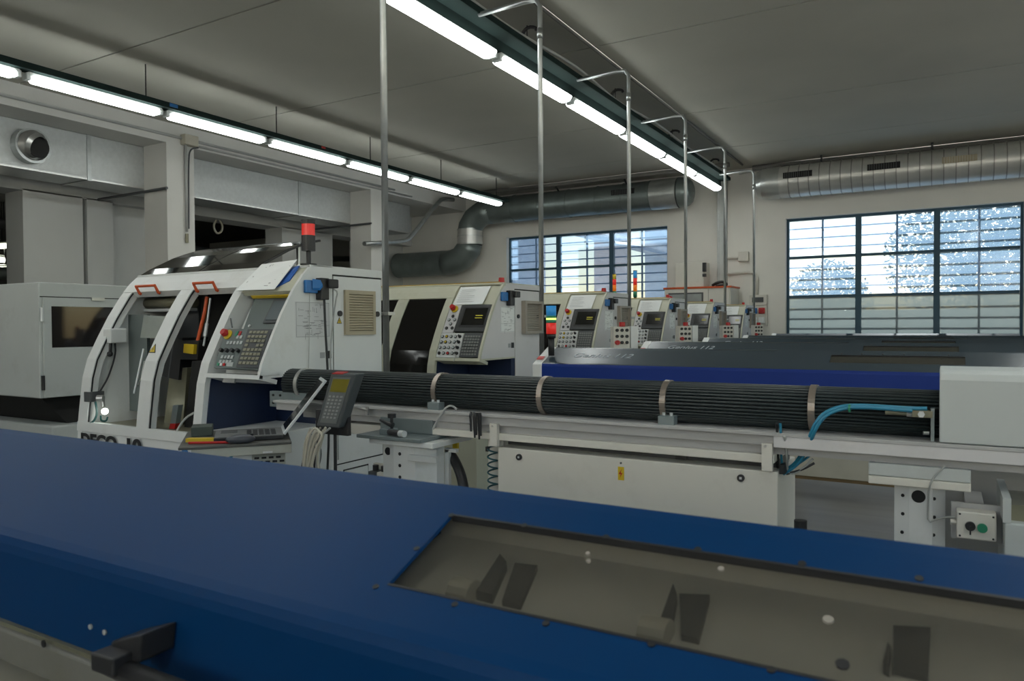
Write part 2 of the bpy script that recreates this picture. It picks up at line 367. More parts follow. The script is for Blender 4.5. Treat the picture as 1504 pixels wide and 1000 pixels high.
# ------------------------------------------------------------------ outside the windows
GROUND = mat('yard_ground', (.62, .60, .56), .9); YARDW = mat('yard_wall', (.62, .64, .66), .9, var=.06)
obj('yard', MB().box(-40, 40, 15.8, 60, -.3, -.1).box(6.4, 40, -30, 15.8, -.3, -.1).box(-40, 6.4, -30, -5.4, -.3, -.1), GROUND, kind='structure')
nb = thing('neighbouring_building', 'pale building seen through the left window', 'building', (-14, 20, -.1))
PINK = mat('pink_render', (.85, .74, .70), .9); GREYR = mat('grey_render', (.70, .76, .84), .9)
obj('wall', MB().box(-24, -10.9, 20.5, 20.8, -.1, 7.2), GREYR, nb); obj('wall', MB().box(-9.1, -8.05, 20.5, 20.8, -.1, 7.0), PINK, nb); obj('wall', MB().box(-7.5, -5.3, 20.5, 20.8, -.1, 6.0), GREYR, nb)
obj('canopy', MB().slab([(-9.8, 18.4, 4.3), (-6.0, 18.4, 3.2), (-6.0, 20.4, 3.3), (-9.8, 20.4, 4.4)], (0, 0, .08)), mat('canopy_sheet', (.5, .52, .55), .5), nb)
obj('low_wall', MB().box(-13, -5.5, 19.0, 19.2, -.1, 2.1), GREYR, nb)
put(obj('garden_wall', MB().box(-6, 12, 21.6, 21.8, -.1, 1.9), YARDW), 'low garden wall outside the right window', 'wall')
LEAF = mat('leaf_green', (.05, .085, .03), .28, var=.35, scale=3); BARK = mat('bark', (.10, .075, .05), .9)
def tree(x, y, h, rad, n, label):
    t = thing('garden_tree', label, 'tree', (x, y, -.1), 'trees outside the right window')
    b = MB().tube([(x, y, -.1), (x+.1, y, h*.3), (x, y+.1, h*.75)], [.16, .12, .05], 8)
    for k in range(6):
        a = k*1.1; b.tube([(x, y, h*.3+.1*k), (x+rad*.6*math.cos(a), y+rad*.6*math.sin(a), h*.55+.12*k)], [.06, .02], 6)
    obj('trunk', b, BARK, t)
    m = MB()
    for _ in range(n):
        u = Vector((random.gauss(0, 1), random.gauss(0, 1), random.gauss(0, 1))).normalized()*(random.random()**.4)
        c = Vector((x, y, h*.62)) + Vector((u.x*rad, u.y*rad, u.z*h*.42))
        a = Vector((random.gauss(0, 1), random.gauss(0, 1), random.gauss(0, .6))).normalized(); e = a.cross(Vector((random.random(), random.random(), 1))).normalized()
        s = random.uniform(.055, .10)
        m.add([c-a*s, c+e*s*.5, c+a*s, c-e*s*.5], [(0, 1, 2, 3)])
    obj('foliage', m, LEAF, t, kind='stuff')
tree(1.3, 25.5, 5.7, 3.0, 15000, 'broad leafy garden tree behind the right of the large window')
tree(-3.1, 24.6, 3.4, 1.3, 4500, 'low garden tree behind the left of the large window')

# ------------------------------------------------------------------ overhead: lamps, trays, pipes
ORD = ['first', 'second', 'third', 'fourth', 'fifth', 'sixth', 'seventh', 'eighth', 'ninth', 'tenth', 'eleventh']
def lamp(x, y0, L, z, label, group):
    t = thing('tube_light', label, 'ceiling light', (x, y0+L/2, z), group)
    obj('housing', MB().box(x-.055, x+.055, y0+.015, y0+L-.015, z+.055, z+.10), CLEARCAP, t, bev=.01)
    pts = [(x, y0+.03, z+.045), (x, y0+L-.03, z+.045)]
    d = MB(); n = 12; prof = []
    for i in range(n+1):
        a = math.pi*i/n; prof.append((x+.094*math.cos(a), z+.058-.062*math.sin(a)))
    ys = [y0+.045, y0+.085, y0+L-.085, y0+L-.045]; sc = [.55, 1, 1, .55]
    vs = [(x+(px-x)*s, y, z+.058+(pz-z-.058)*s) for y, s in zip(ys, sc) for px, pz in prof]
    k = n+1
    fs = [(i*k+j, i*k+j+1, (i+1)*k+j+1, (i+1)*k+j) for i in range(3) for j in range(n)] + [tuple(range(k)), tuple(range(4*k-1, 3*k-1, -1))] + [(i*k, (i+1)*k, (i+1)*k+n, i*k+n) for i in range(3)]
    obj('diffuser', d.add(vs, fs), TUBE, t, smooth=False)
    e = obj('end_cap', MB().box(x-.05, x+.05, y0, y0+.045, z+.015, z+.09), CLEARCAP, t, bev=.008); rep(e, (0, L-.045, 0))
    c = obj('clip', MB().box(x-.095, x-.075, y0+.25, y0+.28, z+.03, z+.09), STEEL, t); rep(c, (0, .5, 0)); rep(c, (0, 1.0, 0))
    return t
for i in range(10):
    y0 = 14.45-1.58-1.655*(9-i)+0.0
    lamp(-3.81, y0, 1.60, 4.13, '%s strip light from the window end of the right hand row' % ORD[9-i], 'strip lights of the right hand row')
for i in range(10):
    y0 = 13.75-1.55-1.607*(9-i)
    lamp(-8.3, y0, 1.555, 4.13, '%s strip light from the window end of the left hand row' % ORD[9-i], 'strip lights of the left hand row')
for i in range(7):  # unseen lamp row, added to brighten the front faces at right
    lamp(.75, 5.4-1.655*(6-i), 1.60, 4.13, '%s strip light from the window end of the unseen row added over the camera' % ORD[6-i], 'strip lights of the unseen row added over the camera')
tr = thing('cable_tray', 'dark green cable tray above the right hand row of strip lights', 'cable tray', (-3.8, 5, 4.26))
obj('tray_base', MB().box(-3.97, -3.60, -4, 14.6, 4.34, 4.352), TRAY, tr); obj('tray_side', MB().box(-3.605, -3.595, -4, 14.6, 4.34, 4.40), TRAY, tr); obj('tray_side', MB().box(-3.975, -3.965, -4, 14.6, 4.34, 4.40), TRAY, tr)
obj('rail', MB().box(-3.87, -3.77, -4, 14.55, 4.231, 4.34), TRAY, tr)
for k in range(8):
    y = 14.09-2.41*k; h = MB().tube([(-3.86, y, 4.60), (-3.84, y, 4.65), (-3.78, y, 4.68), (-3.70, y, 4.66), (-3.69, y, 4.63)], .018, 6, 1); h.cyl((-3.80, y, 4.37), (-3.80, y, 4.70), .006, 6); obj('hanger', h, BLACK, tr)
m = MB(); pts = []
for k in range(60):
    y = -3+k*.295; pts.append((-3.60+.03*math.sin(y*1.9), y, 4.425+.012*math.sin(y*2.6+.6)))
put(obj('flexible_conduit', m.tube(pts, .016, 8, 1), CABLEG, smooth=True), 'grey wavy flexible conduit lying along the green cable tray', 'conduit')
put(obj('ceiling_conduit', MB().cyl((-3.42, -3, 4.66), (-3.42, 14.8, 4.66), .02), PIPEM, smooth=True), 'straight grey conduit under the ceiling beside the green tray', 'conduit')
tr = thing('lighting_trunking', 'thin green grey rail carrying the left hand row of strip lights', 'lighting rail', (-8.22, 5, 4.24))
obj('rail', MB().box(-8.34, -8.18, -4, 13.9, 4.231, 4.30), TRAY, tr)
for k in range(8): obj('hanger_rod', MB().cyl((-8.26, 13.52-2.005*k, 4.30), (-8.26, 13.52-2.005*k, 4.70), .008, 6), BLACK, tr)
put(obj('rail_tag', MB().box(-8.17, -8.165, 5.75, 5.86, 4.25, 4.29), BLUEP), 'blue tag on the rail of the left strip lights', 'tag')
put(obj('rail_tag', MB().box(-8.17, -8.165, 8.30, 8.38, 4.26, 4.29), REDP), 'red tag on the rail of the left strip lights', 'tag')
for k in range(6):
    y = 3.585+2.06*k
    t = thing('drop_pipe', '%s vertical steel conduit from the left, bent over to the cable tray' % ORD[k], 'pipe', (-3.0, y, 1.5), 'steel conduits dropping to the lathes')
    x = -3.0
    zt = 4.34 if k else 4.36
    obj('pipe', MB().tube([(-3.62, y, zt), (x-.15, y, zt+.01), (x-.04, y, zt), (x, y, zt-.06), (x, y, zt-.2), (x, y, 1.10)], .021, 12), GALV, t, smooth=True)
    obj('coupling', MB().cyl((x, y, 4.0), (x, y, 4.09), .026), GALV, t, smooth=True)
    obj('pipe_clip', MB().box(x-.035, x+.045, y-.032, y+.035, 1.62, 1.64), STEEL, t)

# round ducts on the far wall
def vent(par, x0, x1, y, z, m=BLACKM, slats=True):
    v = obj('vent', MB().box(x0, x1, y-.02, y+.05, z-.055, z+.055), m, par)
    if slats:
        k = MB()
        for i in range(12): k.box(x0+.03+i*(x1-x0-.06)/12, x0+.04+i*(x1-x0-.06)/12, y-.03, y-.015, z-.05, z+.05)
        obj('louvre', k, DGREY if m is BLACKM else CABLEW, v)
R = .30; yd, zd = 14.92, 4.26
d = thing('round_duct', 'grey round duct that bends down to the left of the window', 'air duct', (-8, yd, 2.8))
obj('straight_run', MB().cyl((-9.3, yd, zd), (-5.3, yd, zd), R, 40, caps=False), DUCTDARK, d, smooth=True)
obj('end_section', MB().cyl((-5.28, yd, zd), (-4.72, yd, zd), R+.012, 40, caps=False), DUCTM, d, smooth=True)
nose = [(-4.70, R+.01), (-4.60, R), (-4.52, R*.92), (-4.46, R*.75), (-4.43, R*.5), (-4.42, .01)]
n_ = MB()
for (a, ra), (b, rb) in zip(nose[:-1], nose[1:]): n_.cyl((a, yd, zd), (b, yd, zd), ra, 40, rb, caps=False)
obj('end_cap', n_, DUCTDARK, d, smooth=True)
for x in (-8.6, -7.9, -7.2, -6.5, -5.9, -5.3): obj('seam', MB().ring((x-.012, yd, zd), (x+.012, yd, zd), R+.012, R-.01, 40), DUCTDARK, d)
def seg(a, b, mt):
    obj('elbow_segment', MB().cyl(a, b, R, 36, caps=False), mt, d, smooth=True)
obj('elbow', MB().tube([(-9.2, yd, zd), (-9.46, yd, zd-.02), (-9.72, yd, 4.10), (-9.84, yd, 3.92), (-9.86, yd, 3.80)], R, 36), DUCTDARK, d, smooth=True)
obj('straight_run', MB().cyl((-9.86, yd, 3.86), (-9.86, yd, 3.50), R+.006, 36, caps=False), DUCTL, d, smooth=True)
obj('elbow', MB().tube([(-9.86, yd, 3.56), (-9.90, yd, 3.42), (-10.10, yd, 3.20), (-10.36, yd, 3.11), (-10.6, yd, 3.10)], R, 36), DUCTDARK, d, smooth=True)
for z in (3.52, 3.70, 3.86): obj('seam', MB().ring((-9.86, yd, z-.01), (-9.86, yd, z+.01), R+.015, R-.01, 36), DUCTM, d)
obj('straight_run', MB().cyl((-10.58, yd, 3.10), (-12.05, yd, 3.10), R+.003, 36, caps=False), DUCTDARK, d, smooth=True)
obj('seam', MB().ring((-12.06, yd, 3.10), (-12.02, yd, 3.10), R+.012, .02, 36), DUCTDARK, d)
vent(d, -6.09, -5.58, yd-.29, 4.34); vent(d, -9.0, -8.72, yd-.27, 4.36)
for x in (-7.5, -5.9): obj('hanger', MB().tube([(x-.05, 14.60, 4.64), (x, 14.6, 4.67), (x+.06, 14.62, 4.66), (x+.09, 14.66, 4.60), (x+.09, 14.78, 4.53)], .022, 6), BLACK, d)
d = thing('round_duct', 'silver round duct above the large window', 'air duct', (-1, yd, 4))
rng = [-3.22, -3.20, -3.14, -3.05, -2.95]; rr = [.02, .17, .25, .29, .30]
n_ = MB()
for i in range(4): n_.cyl((rng[i], yd, zd), (rng[i+1], yd, zd), rr[i], 40, rr[i+1], caps=False)
obj('end_cap', n_, DUCTM, d, smooth=True)
obj('end_section', MB().cyl((-2.96, yd, zd), (-2.72, yd, zd), R+.006, 40, caps=False), DUCTM, d, smooth=True)
sp = MB()
x = -2.72
first = None
while x < 2.6:
    if first is None:
        first = obj('duct_section', MB().cyl((x, yd, zd), (x+.176, yd, zd), R, 36, R+.001, caps=False), DUCTL, d, smooth=True); fs_ = obj('spiral_seam', MB().ring((x+.168, yd, zd), (x+.184, yd, zd), R+.010, R-.01, 36), SEAM, d)
    else: rep(first, (x+2.72, 0, 0)); rep(fs_, (x+2.72, 0, 0))
    x += .18
vent(d, -2.63, -2.12, yd-.29, 4.33); vent(d, -1.20, -.68, yd-.29, 4.32); vent(d, -.05, .46, yd-.29, 4.31, BEIGE)
for x in (-2.0, -.2): obj('hanger', MB().tube([(x, yd, 4.7), (x, yd, 4.55)], .02, 6), BLACK, d)
put(obj('heating_pipe', MB().cyl((-3.3, 15.15, 4.64), (5, 15.15, 4.64), .05), PIPEM, smooth=True), 'thick grey pipe under the ceiling above the silver duct', 'pipe')
put(obj('heating_pipe', MB().cyl((-9.4, 14.52, 4.63), (-3.6, 14.52, 4.63), .045), PIPEM, smooth=True), 'thin pale pipe running above the round duct that bends down', 'pipe')
put(obj('cable_conduit', MB().cyl((-3.6, 15.3, 4.60), (-2.9, 15.3, 4.66), .025), GALV), 'short conduit along the ceiling corner by the wall trunking', 'conduit')
p = MB().tube([at_x(535, 358, -10.15), at_x(594, 355, -10.15), at_x(604, 348, -10.15), at_x(645, 294, -10.15), at_x(658, 291, -10.15), at_x(666, 293, -10.15)], .05, 10, 1)
put(obj('slanting_pipe', p, GALV, smooth=True), 'grey pipe slanting up across the end of the colonnade', 'pipe')

# rectangular foil duct behind the pillars
d = thing('rectangular_duct', 'foil faced rectangular duct running behind the pillars', 'air duct', (-11.1, 5, 3.75))
xs = [-4.9, -2.0, 2.2, 6.31, 10.42, 13.9]
for a, b in zip(xs[:-1], xs[1:]): obj('duct_section', MB().box(-11.55, -10.86, a+.01, b-.01, 3.73, 4.385), FOIL, d, bev=.01)
for x in xs[1:-1]: obj('flange', MB().box(-11.56, -10.845, x-.03, x+.03, 3.715, 4.388), GALV, d)
obj('edge_tape', MB().box(-10.862, -10.852, -4.9, 13.9, 3.725, 3.75), STEEL, d)
no = MB().ring((-10.86, 5.48, 4.04), (-10.72, 5.48, 4.04), .235, .20, 32); obj('nozzle_collar', no, GALV, d)
no = MB()
for (a, ra), (b, rb) in zip([(-10.84, .225), (-10.76, .215), (-10.68, .18)], [(-10.76, .215), (-10.68, .18), (-10.64, .14)]): no.cyl((a, 5.48, 4.04), (b, 5.50, 4.02), ra, 32, rb, caps=False)
obj('nozzle', no, STEEL, d, smooth=True); obj('nozzle_mouth', MB().cyl((-10.66, 5.50, 4.02), (-10.645, 5.50, 4.02), .145, 28), BLACKM, d)
for i, (y, z) in enumerate(((7.14, 3.68), (11.8, 3.685))):
    put(obj('tie_rod', MB().cyl((-10.24, y, z), (-12.0, y-.02, z-.02), .022, 8), DGREY), 'dark tie rod across the colonnade at the %s pillar' % ('nearer' if i == 0 else 'farther'), 'rod')
# conduits on the beam
cd = thing('beam_conduit', 'grey conduits with junction box running along the plastered beam', 'conduit', (-10.27, 6, 4.4))
obj('pipe', MB().cyl((-10.27, -4, 4.50), (-10.27, 12.6, 4.50), .022), CABLEG, cd, smooth=True); obj('pipe', MB().cyl((-10.27, 7.6, 4.43), (-10.27, 13.2, 4.44), .018), CABLEG, cd, smooth=True)
obj('junction_box', MB().box(-10.30, -10.17, 7.42, 7.66, 4.40, 4.56), CABLEW, cd, bev=.01)
obj('pipe', MB().cyl((-10.25, 7.48, 4.42), (-10.25, 7.48, 3.05), .02), CABLEG, cd, smooth=True); obj('cable', MB().tube([(-10.24, 7.7, 4.40), (-10.24, 7.56, 4.36), (-10.24, 7.52, 4.2), (-10.24, 7.51, 3.1)], .012, 6, 2), DGREY, cd)
obj('gland', MB().cyl((-10.25, 7.48, 3.02), (-10.25, 7.48, 2.88), .026), OILY, cd)
# annex: dark pipes and its own lamps
put(obj('annex_pipe', MB().cyl((-14.5, 5, 3.5), (-14.0, 14, 3.1), .09), DGREY, smooth=True), 'upper dark pipe seen through the colonnade opening', 'pipe')
put(obj('annex_pipe', MB().cyl((-13.4, 8, 2.75), (-13.2, 15, 3.35), .07), DUCTDARK, smooth=True), 'lower dark pipe seen through the colonnade opening', 'pipe')
put(obj('annex_pipe', MB().cyl((-15.6, 7, 2.6), (-15.2, 15, 2.9), .12), DUCTDARK, smooth=True), 'rear grey pipe seen through the colonnade opening', 'pipe')
lp = [at_x(318, 322, -12.2), at_x(313, 332, -12.2), at_x(318, 344, -12.2), at_x(326, 340, -12.2), at_x(327, 330, -12.2), at_x(321, 322, -12.2)]
put(obj('hanging_cord', MB().tube(lp, .02, 6, 2), CABLEW), 'looped pale cord hanging in the dark colonnade opening', 'cord')
WARM = mat('annex_lamp', (1, 1, .8), .4, emit=(1, 1, .8), estr=12)
for i, (a, b) in enumerate((((-8, 362), (14, 361)), ((-8, 381), (6, 382)), ((-8, 395), (22, 396)))):
    A = at_x(*a, -17); B = at_x(*b, -17)
    t = thing('annex_light', '%s small strip light from the top in the dark opening at far left' % ORD[i], 'ceiling light', A, 'strip lights in the dark annex')
    obj('diffuser', MB().cyl(A, B, .05, 10), WARM, t); obj('housing', MB().cyl(A+Vector((0, 0, .07)), B+Vector((0, 0, .07)), .035, 8), CLEARCAP, t)
    obj('hanger_rod', MB().cyl((A+B)/2+Vector((0, 0, .1)), Vector(((A.x+B.x)/2, (A.y+B.y)/2, 4.2)), .012, 6), DGREY, t)
t = thing('annex_shelf', 'pale crates on a rack beyond the far pillar', 'rack', (-13.5, 14.3, 0))
for k in range(6): obj('crate', MB().box(-13.9, -13.2, 13.2, 13.9, .3+.42*k, .66+.42*k), CABLEW, t)
obj('upright', MB().box(-13.18, -13.14, 13.15, 13.95, 0, 2.9), DGREY, t)

# things fixed to the far wall
t = thing('wall_trunking', 'tall grey cable trunking running down the far wall', 'trunking', (-3.95, 15.3, 2.2))
obj('trunk', MB().box(-4.04, -3.85, 15.3, 15.4, 1.2, 4.62), GALV, t, bev=.006); obj('lid', MB().box(-3.98, -3.91, 15.285, 15.3, 1.2, 4.6), MGREEN, t)
t = thing('junction_box', 'small grey junction box beside the wall trunking', 'junction box', (-3.51, 15.36, 2.8))
obj('box', MB().box(-3.62, -3.42, 15.30, 15.4, 2.82, 3.02), CABGREY, t, bev=.01); obj('gland', MB().cyl((-3.84, 15.36, 2.91), (-3.62, 15.36, 2.91), .025), CABGREY, t)
put(obj('socket_conduit', MB().tube([(-3.85, 15.36, 2.58), (-3.42, 15.36, 2.60), (-3.30, 15.36, 2.58), (-3.26, 15.36, 2.50), (-3.26, 15.36, 2.12)], .026, 10), CABGREY, smooth=True), 'pale conduit bending down to the wall socket panel', 'conduit')
t = thing('power_socket', 'grey wall box with blue and red sockets', 'socket panel', (-3.2, 15.36, 1.5))
obj('upper_box', MB().box(-3.40, -3.06, 15.30, 15.4, 1.93, 2.14), CABGREY, t, bev=.008); obj('breaker_window', MB().box(-3.34, -3.12, 15.29, 15.30, 1.99, 2.09), DGREY, t)
obj('lower_box', MB().box(-3.40, -3.06, 15.30, 15.4, 1.52, 1.92), CABGREY, t, bev=.008)
for x, z, m_ in ((-3.30, 1.82, BLUEP), (-3.15, 1.82, REDP), (-3.30, 1.63, PAPER), (-3.15, 1.63, PAPER)):
    s = obj('socket', MB().box(x-.06, x+.06, 15.26, 15.30, z-.06, z+.06), m_, t, bev=.01); obj('socket_cap', MB().cyl((x, 15.26, z), (x, 15.235, z), .04), m_, s)
t = thing('electrical_cabinet', 'grey electrical cabinet with orange top edge against the far wall', 'cabinet', (-4.26, 14.8, 0))
obj('body', MB().box(-4.93, -3.60, 14.62, 15.3, 0, 2.27), CABGREY, t, bev=.008); obj('top_edge', MB().box(-4.95, -3.58, 14.60, 15.3, 2.27, 2.305), ORANGE, t)
dr = obj('door', MB().box(-4.91, -4.03, 14.60, 14.62, .2, 2.25), CABGREY, t); obj('window_frame', MB().box(-4.84, -4.13, 14.585, 14.60, 1.2, 2.19), DGREY, dr); obj('window_pane', MB().box(-4.81, -4.16, 14.578, 14.585, 1.23, 2.16), mat('cabinet_pane', (.30, .32, .32), .2), dr)
obj('switch', MB().cyl((-4.79, 14.6, 2.08), (-4.79, 14.55, 2.08), .05), REDP, t)
obj('door', MB().box(-4.01, -3.62, 14.60, 14.62, .2, 2.25), CABGREY, t)
t = thing('control_box', 'plain grey box standing on the orange topped cabinet', 'box', (-4.43, 14.8, 2.305))
obj('body', MB().box(-4.72, -4.14, 14.66, 15.1, 2.306, 2.80), CABGREY, t, bev=.008)
obj('connector', MB().box(-4.16, -4.10, 14.64, 14.72, 2.60, 2.78), BLACK, t); obj('connector', MB().box(-4.16, -4.10, 14.64, 14.72, 2.50, 2.56), BLACK, t); obj('sticker', MB().box(-4.52, -4.49, 14.655, 14.66, 2.55, 2.62), YELLOW, t)
put(obj('cable_coil', MB().tube([(-4.0, 14.8, 2.33), (-3.9, 14.75, 2.38), (-3.8, 14.8, 2.40), (-3.72, 14.85, 2.34), (-3.8, 14.9, 2.33), (-3.95, 14.85, 2.33)], .03, 8, 2), BLACK), 'black cable coiled on the orange topped cabinet', 'cable')

# signal towers behind the lathes
def tower(x, y, z0, seq, r, name, label, base=None):
    t = thing(name, label, 'signal light', (x, y, z0), 'stacked signal lights')
    z = z0
    for nm, h, m_, rr in seq:
        obj(nm, MB().cyl((x, y, z), (x, y, z+h), rr, 18), m_, t, smooth=True, bev=0); z += h
    return t
tower(-4.17, 10.12, 1.92, [('pole', .06, BLACK, .02), ('green_light', .065, GREENP, .026), ('orange_light', .09, ORANGEL, .026), ('red_light', .085, REDL, .026), ('yellow_light', .07, YELLOW, .026), ('cap', .01, BLACK, .026)], .026, 'signal_tower', 'slim signal tower with yellow top light before the left window')
tower(-3.85, 10.12, 1.92, [('pole', .03, BLACK, .02), ('green_light', .085, GREENP, .028), ('orange_light', .09, ORANGEL, .028), ('red_light', .10, REDL, .028), ('blue_light', .10, BLUEL, .028), ('cap', .01, BLACK, .028)], .028, 'signal_tower', 'slim signal tower with dark blue top light')
t = thing('oil_mist_filter', 'dark flat topped filter unit carrying two slim signal towers', 'filter unit', (-3.9, 10.2, 0))
obj('body', MB().box(-4.30, -3.50, 9.9, 10.5, 0, 1.90), DGREY, t, bev=.02); obj('lid', MB().box(-4.28, -3.52, 9.95, 10.45, 1.90, 1.92), BLACK, t)

# ------------------------------------------------------------------ lathes
PF = [(2.54, .12), (2.54, .80), (2.55, .95), (2.56, 1.05), (2.585, 1.25), (2.615, 1.36), (2.68, 1.49), (2.75, 1.62), (2.83, 1.745), (2.90, 1.83), (2.95, 1.875), (2.99, 1.89)]
pz = [p[1] for p in PF]; py_ = [p[0] for p in PF]
def prof(z): return float(np.interp(z, pz, py_))
def pn(z):
    a = prof(z-.03); b = prof(z+.03); v = Vector((0, -.06, b-a)); return v.normalized()      # outward normal (0,-dz,dy)
def PP(x, z, d=0.0, dy=0.0):
    n = pn(z); return Vector((x, prof(z)+dy, z)) + n*d
def zrange(z0, z1, n=0):
    zs = [z0] + [z for z in pz if z0+.004 < z < z1-.004] + [z1]; return zs
def strip(mb, x0, x1, z0, z1, t, out=0.0, dy=0.0, xt0=None, xt1=None):
    zs = zrange(z0, z1); k = len(zs)
    f = [PP(0, z, out, dy) for z in zs]; b = [PP(0, z, out-t, dy) for z in zs]
    poly = [(p.y, p.z) for p in f] + [(p.y, p.z) for p in reversed(b)]
    return mb.prism(poly, x0, x1)
def ppanel(mb, x0a, x1a, z0, x0b, x1b, z1, t, out, dy=0.0):          # flat panel on the curved front; a = bottom, b = top
    q = [PP(x0a, z0, out, dy), PP(x1a, z0, out, dy), PP(x1b, z1, out, dy), PP(x0b, z1, out, dy)]
    return mb.plate(q, t)
def button(mb, x, z, r, h, out, dy=0.0, n=12):
    a = PP(x, z, out, dy); return mb.cyl(a, a+pn(z)*h, r, n)
def grille(t, x, y0, y1, z0, z1, m1, m2, n, proud=.015):
    fr = obj('vent_grille', MB().box(x, x+proud, y0, y1, z0, z0+.022).box(x, x+proud, y0, y1, z1-.022, z1).box(x, x+proud, y0, y0+.03, z0+.022, z1-.022).box(x, x+proud, y1-.022, y1, z0+.022, z1-.022), m1, t)
    obj('vent_backing', MB().box(x+.001, x+.004, y0+.02, y1-.02, z0+.02, z1-.02), m2, fr)
    h = (z1-z0-.05)/n
    s = obj('slat', MB().slab([(x+.003, y0+.03, z0+.025+h*.75), (x+.014, y0+.03, z0+.025+h*.15), (x+.014, y1-.022, z0+.025+h*.15), (x+.003, y1-.022, z0+.025+h*.75)], (0, 0, .006)), m1, fr)
    for k in range(1, n): rep(s, (0, 0, h*k))
def warning(t, p, ux, uy, s, nrm):                              # yellow triangle with a black flash
    ux = Vector(ux)*s; uy = Vector(uy)*s; nrm = Vector(nrm); p = Vector(p)
    b = obj('warning_border', MB().slab([p-ux*.5, p+ux*.5, p+uy*.9], nrm*.0012), BLACK, t)
    obj('warning_sign', MB().slab([p-ux*.36+uy*.09+nrm*.0012, p+ux*.36+uy*.09+nrm*.0012, p+uy*.73+nrm*.0012], nrm*.001), YELLOW, b)
    obj('flash', MB().slab([p-ux*.05+uy*.15+nrm*.0022, p+ux*.09+uy*.36+nrm*.0022, p+ux*.01+uy*.36+nrm*.0022, p+ux*.07+uy*.58+nrm*.0022, p-ux*.10+uy*.32+nrm*.0022, p+ux*.0+uy*.33+nrm*.0022], nrm*.0006), BLACK, b)

def lathe_shell(t, dy, wm, hm, lilac):
    y1 = 3.55+dy
    low = MB(); low.prism([(p[0]+dy, p[1]) for p in PF[:2]] + [(2.552+dy, .93), (y1, .93), (y1, .12)], -4.55, -3.42)
    obj('lower_body', low, wm, t, bev=.004)
    obj('plinth', MB().box(-4.5, -3.03, 2.62+dy, y1-.04, 0, .12), BLACK, t)
    prl = [(p[0]+dy, p[1]) for p in PF[1:]] + [(y1, 1.89), (y1, .80)]
    obj('end_panel', MB().prism([(a, b) for a, b in prl], -4.55, -4.50), wm, t)
    rib = obj('rib', strip(MB(), -4.552, -4.46, .93, 1.80, .05, .002, dy), wm, t)
    obj('rib', strip(MB(), -3.97, -3.86, .93, 1.80, .05, .002, dy), wm, t)
    obj('rib', strip(MB(), -3.475, -3.408, .93, 1.80, .05, .002, dy), wm, t)
    obj('header', strip(MB(), -4.555, -3.41, 1.775, 1.885, .05, .004, dy), hm, t)
    obj('sill', strip(MB(), -4.555, -3.41, .93, .985, .05, .004, dy), wm, t)
    obj('top_cover', MB().box(-4.55, -3.0, 2.95+dy, y1, 1.875, 1.893), hm, t, bev=.004)
    # console bay and end face
    e = [(prof(z)+dy, z) for z in zrange(1.30, 1.89)]
    obj('console_side', MB().prism(e + [(3.12+dy, 1.89), (3.12+dy, 1.30)], -3.012, -3.0), lilac, t)
    obj('bay_wall', MB().prism([(prof(z)+dy+.002, z) for z in zrange(.93, 1.80)] + [(3.0+dy, 1.80), (3.0+dy, .93)], -3.424, -3.4105), wm, t)
    obj('console_edge', strip(MB(), -3.016, -2.998, 1.29, 1.885, .02, .004, dy), wm, t)
    obj('console_ledge', strip(MB(), -3.41, -2.998, 1.283, 1.305, .12, .006, dy), hm, t)
    obj('console_underside', MB().box(-3.41, -3.0, 2.62+dy, 3.12+dy, 1.288, 1.302), wm, t)
    # rear cabinet with its door
    obj('rear_cabinet', MB().box(-3.42, -3.006, 3.12+dy, y1, .12, 1.875), lilac, t, bev=.004)
    dr = obj('cabinet_door', MB().box(-3.006, -2.998, 3.128+dy, 3.54+dy, 1.075, 1.838), lilac, t, bev=.002)
    obj('door_gap', MB().box(-3.0065, -3.004, 3.117+dy, y1-.002, 1.06, 1.85), DARKGAP, t)
    obj('top_strip', MB().box(-3.012, -2.999, 2.95+dy, y1, 1.848, 1.885), lilac, t)
    # lower right end: niche floor, panels
    obj('lower_end', MB().box(-3.42, -3.0, 2.545+dy, y1, .12, 1.0), wm, t, bev=.004)
    obj('access_panel', MB().box(-3.0, -2.993, 3.13+dy, 3.535+dy, .765, 1.03), wm, t, bev=.002); obj('panel_gap', MB().box(-3.0, -2.998, 3.122+dy, 3.543+dy, .757, 1.038), DARKGAP, t)
    obj('access_panel', MB().box(-3.0, -2.993, 3.20+dy, 3.40+dy, .50, .715), wm, t, bev=.002); obj('panel_gap', MB().box(-3.0, -2.998, 3.192+dy, 3.408+dy, .492, .723), DARKGAP, t)
    obj('niche_back', MB().box(-3.408, -3.0, 3.06+dy, 3.118+dy, 1.0, 1.29), NAVY, t)
    obj('niche_side', MB().prism([(prof(z)+dy+.03, z) for z in zrange(1.0, 1.285)] + [(3.06+dy, 1.285), (3.06+dy, 1.0)], -3.409, -3.40), NAVY, t)
    return t
def socket(t, dy, z=1.77, open_=True):
    s = obj('socket', MB().box(-3.0, -2.975, 2.90+dy, 2.985+dy, z-.035, z+.035), BLUEP, t, bev=.006)
    if open_: obj('socket_flap', MB().slab([(-2.975, 2.945+dy, z+.03), (-2.945, 2.975+dy, z+.024), (-2.94, 2.985+dy, z), (-2.95, 2.975+dy, z-.02), (-2.975, 2.945+dy, z-.02)], (.004, -.006, .012)), BLUEP, s)
    c = obj('connector', MB().box(-3.0, -2.955, 2.99+dy, 3.05+dy, z-.07, z+.05), BLACK, t, bev=.004)
    obj('plug', MB().box(-2.99, -2.93, 3.03+dy, 3.10+dy, z-.005, z+.045), BLACK, c, bev=.006)
    return s
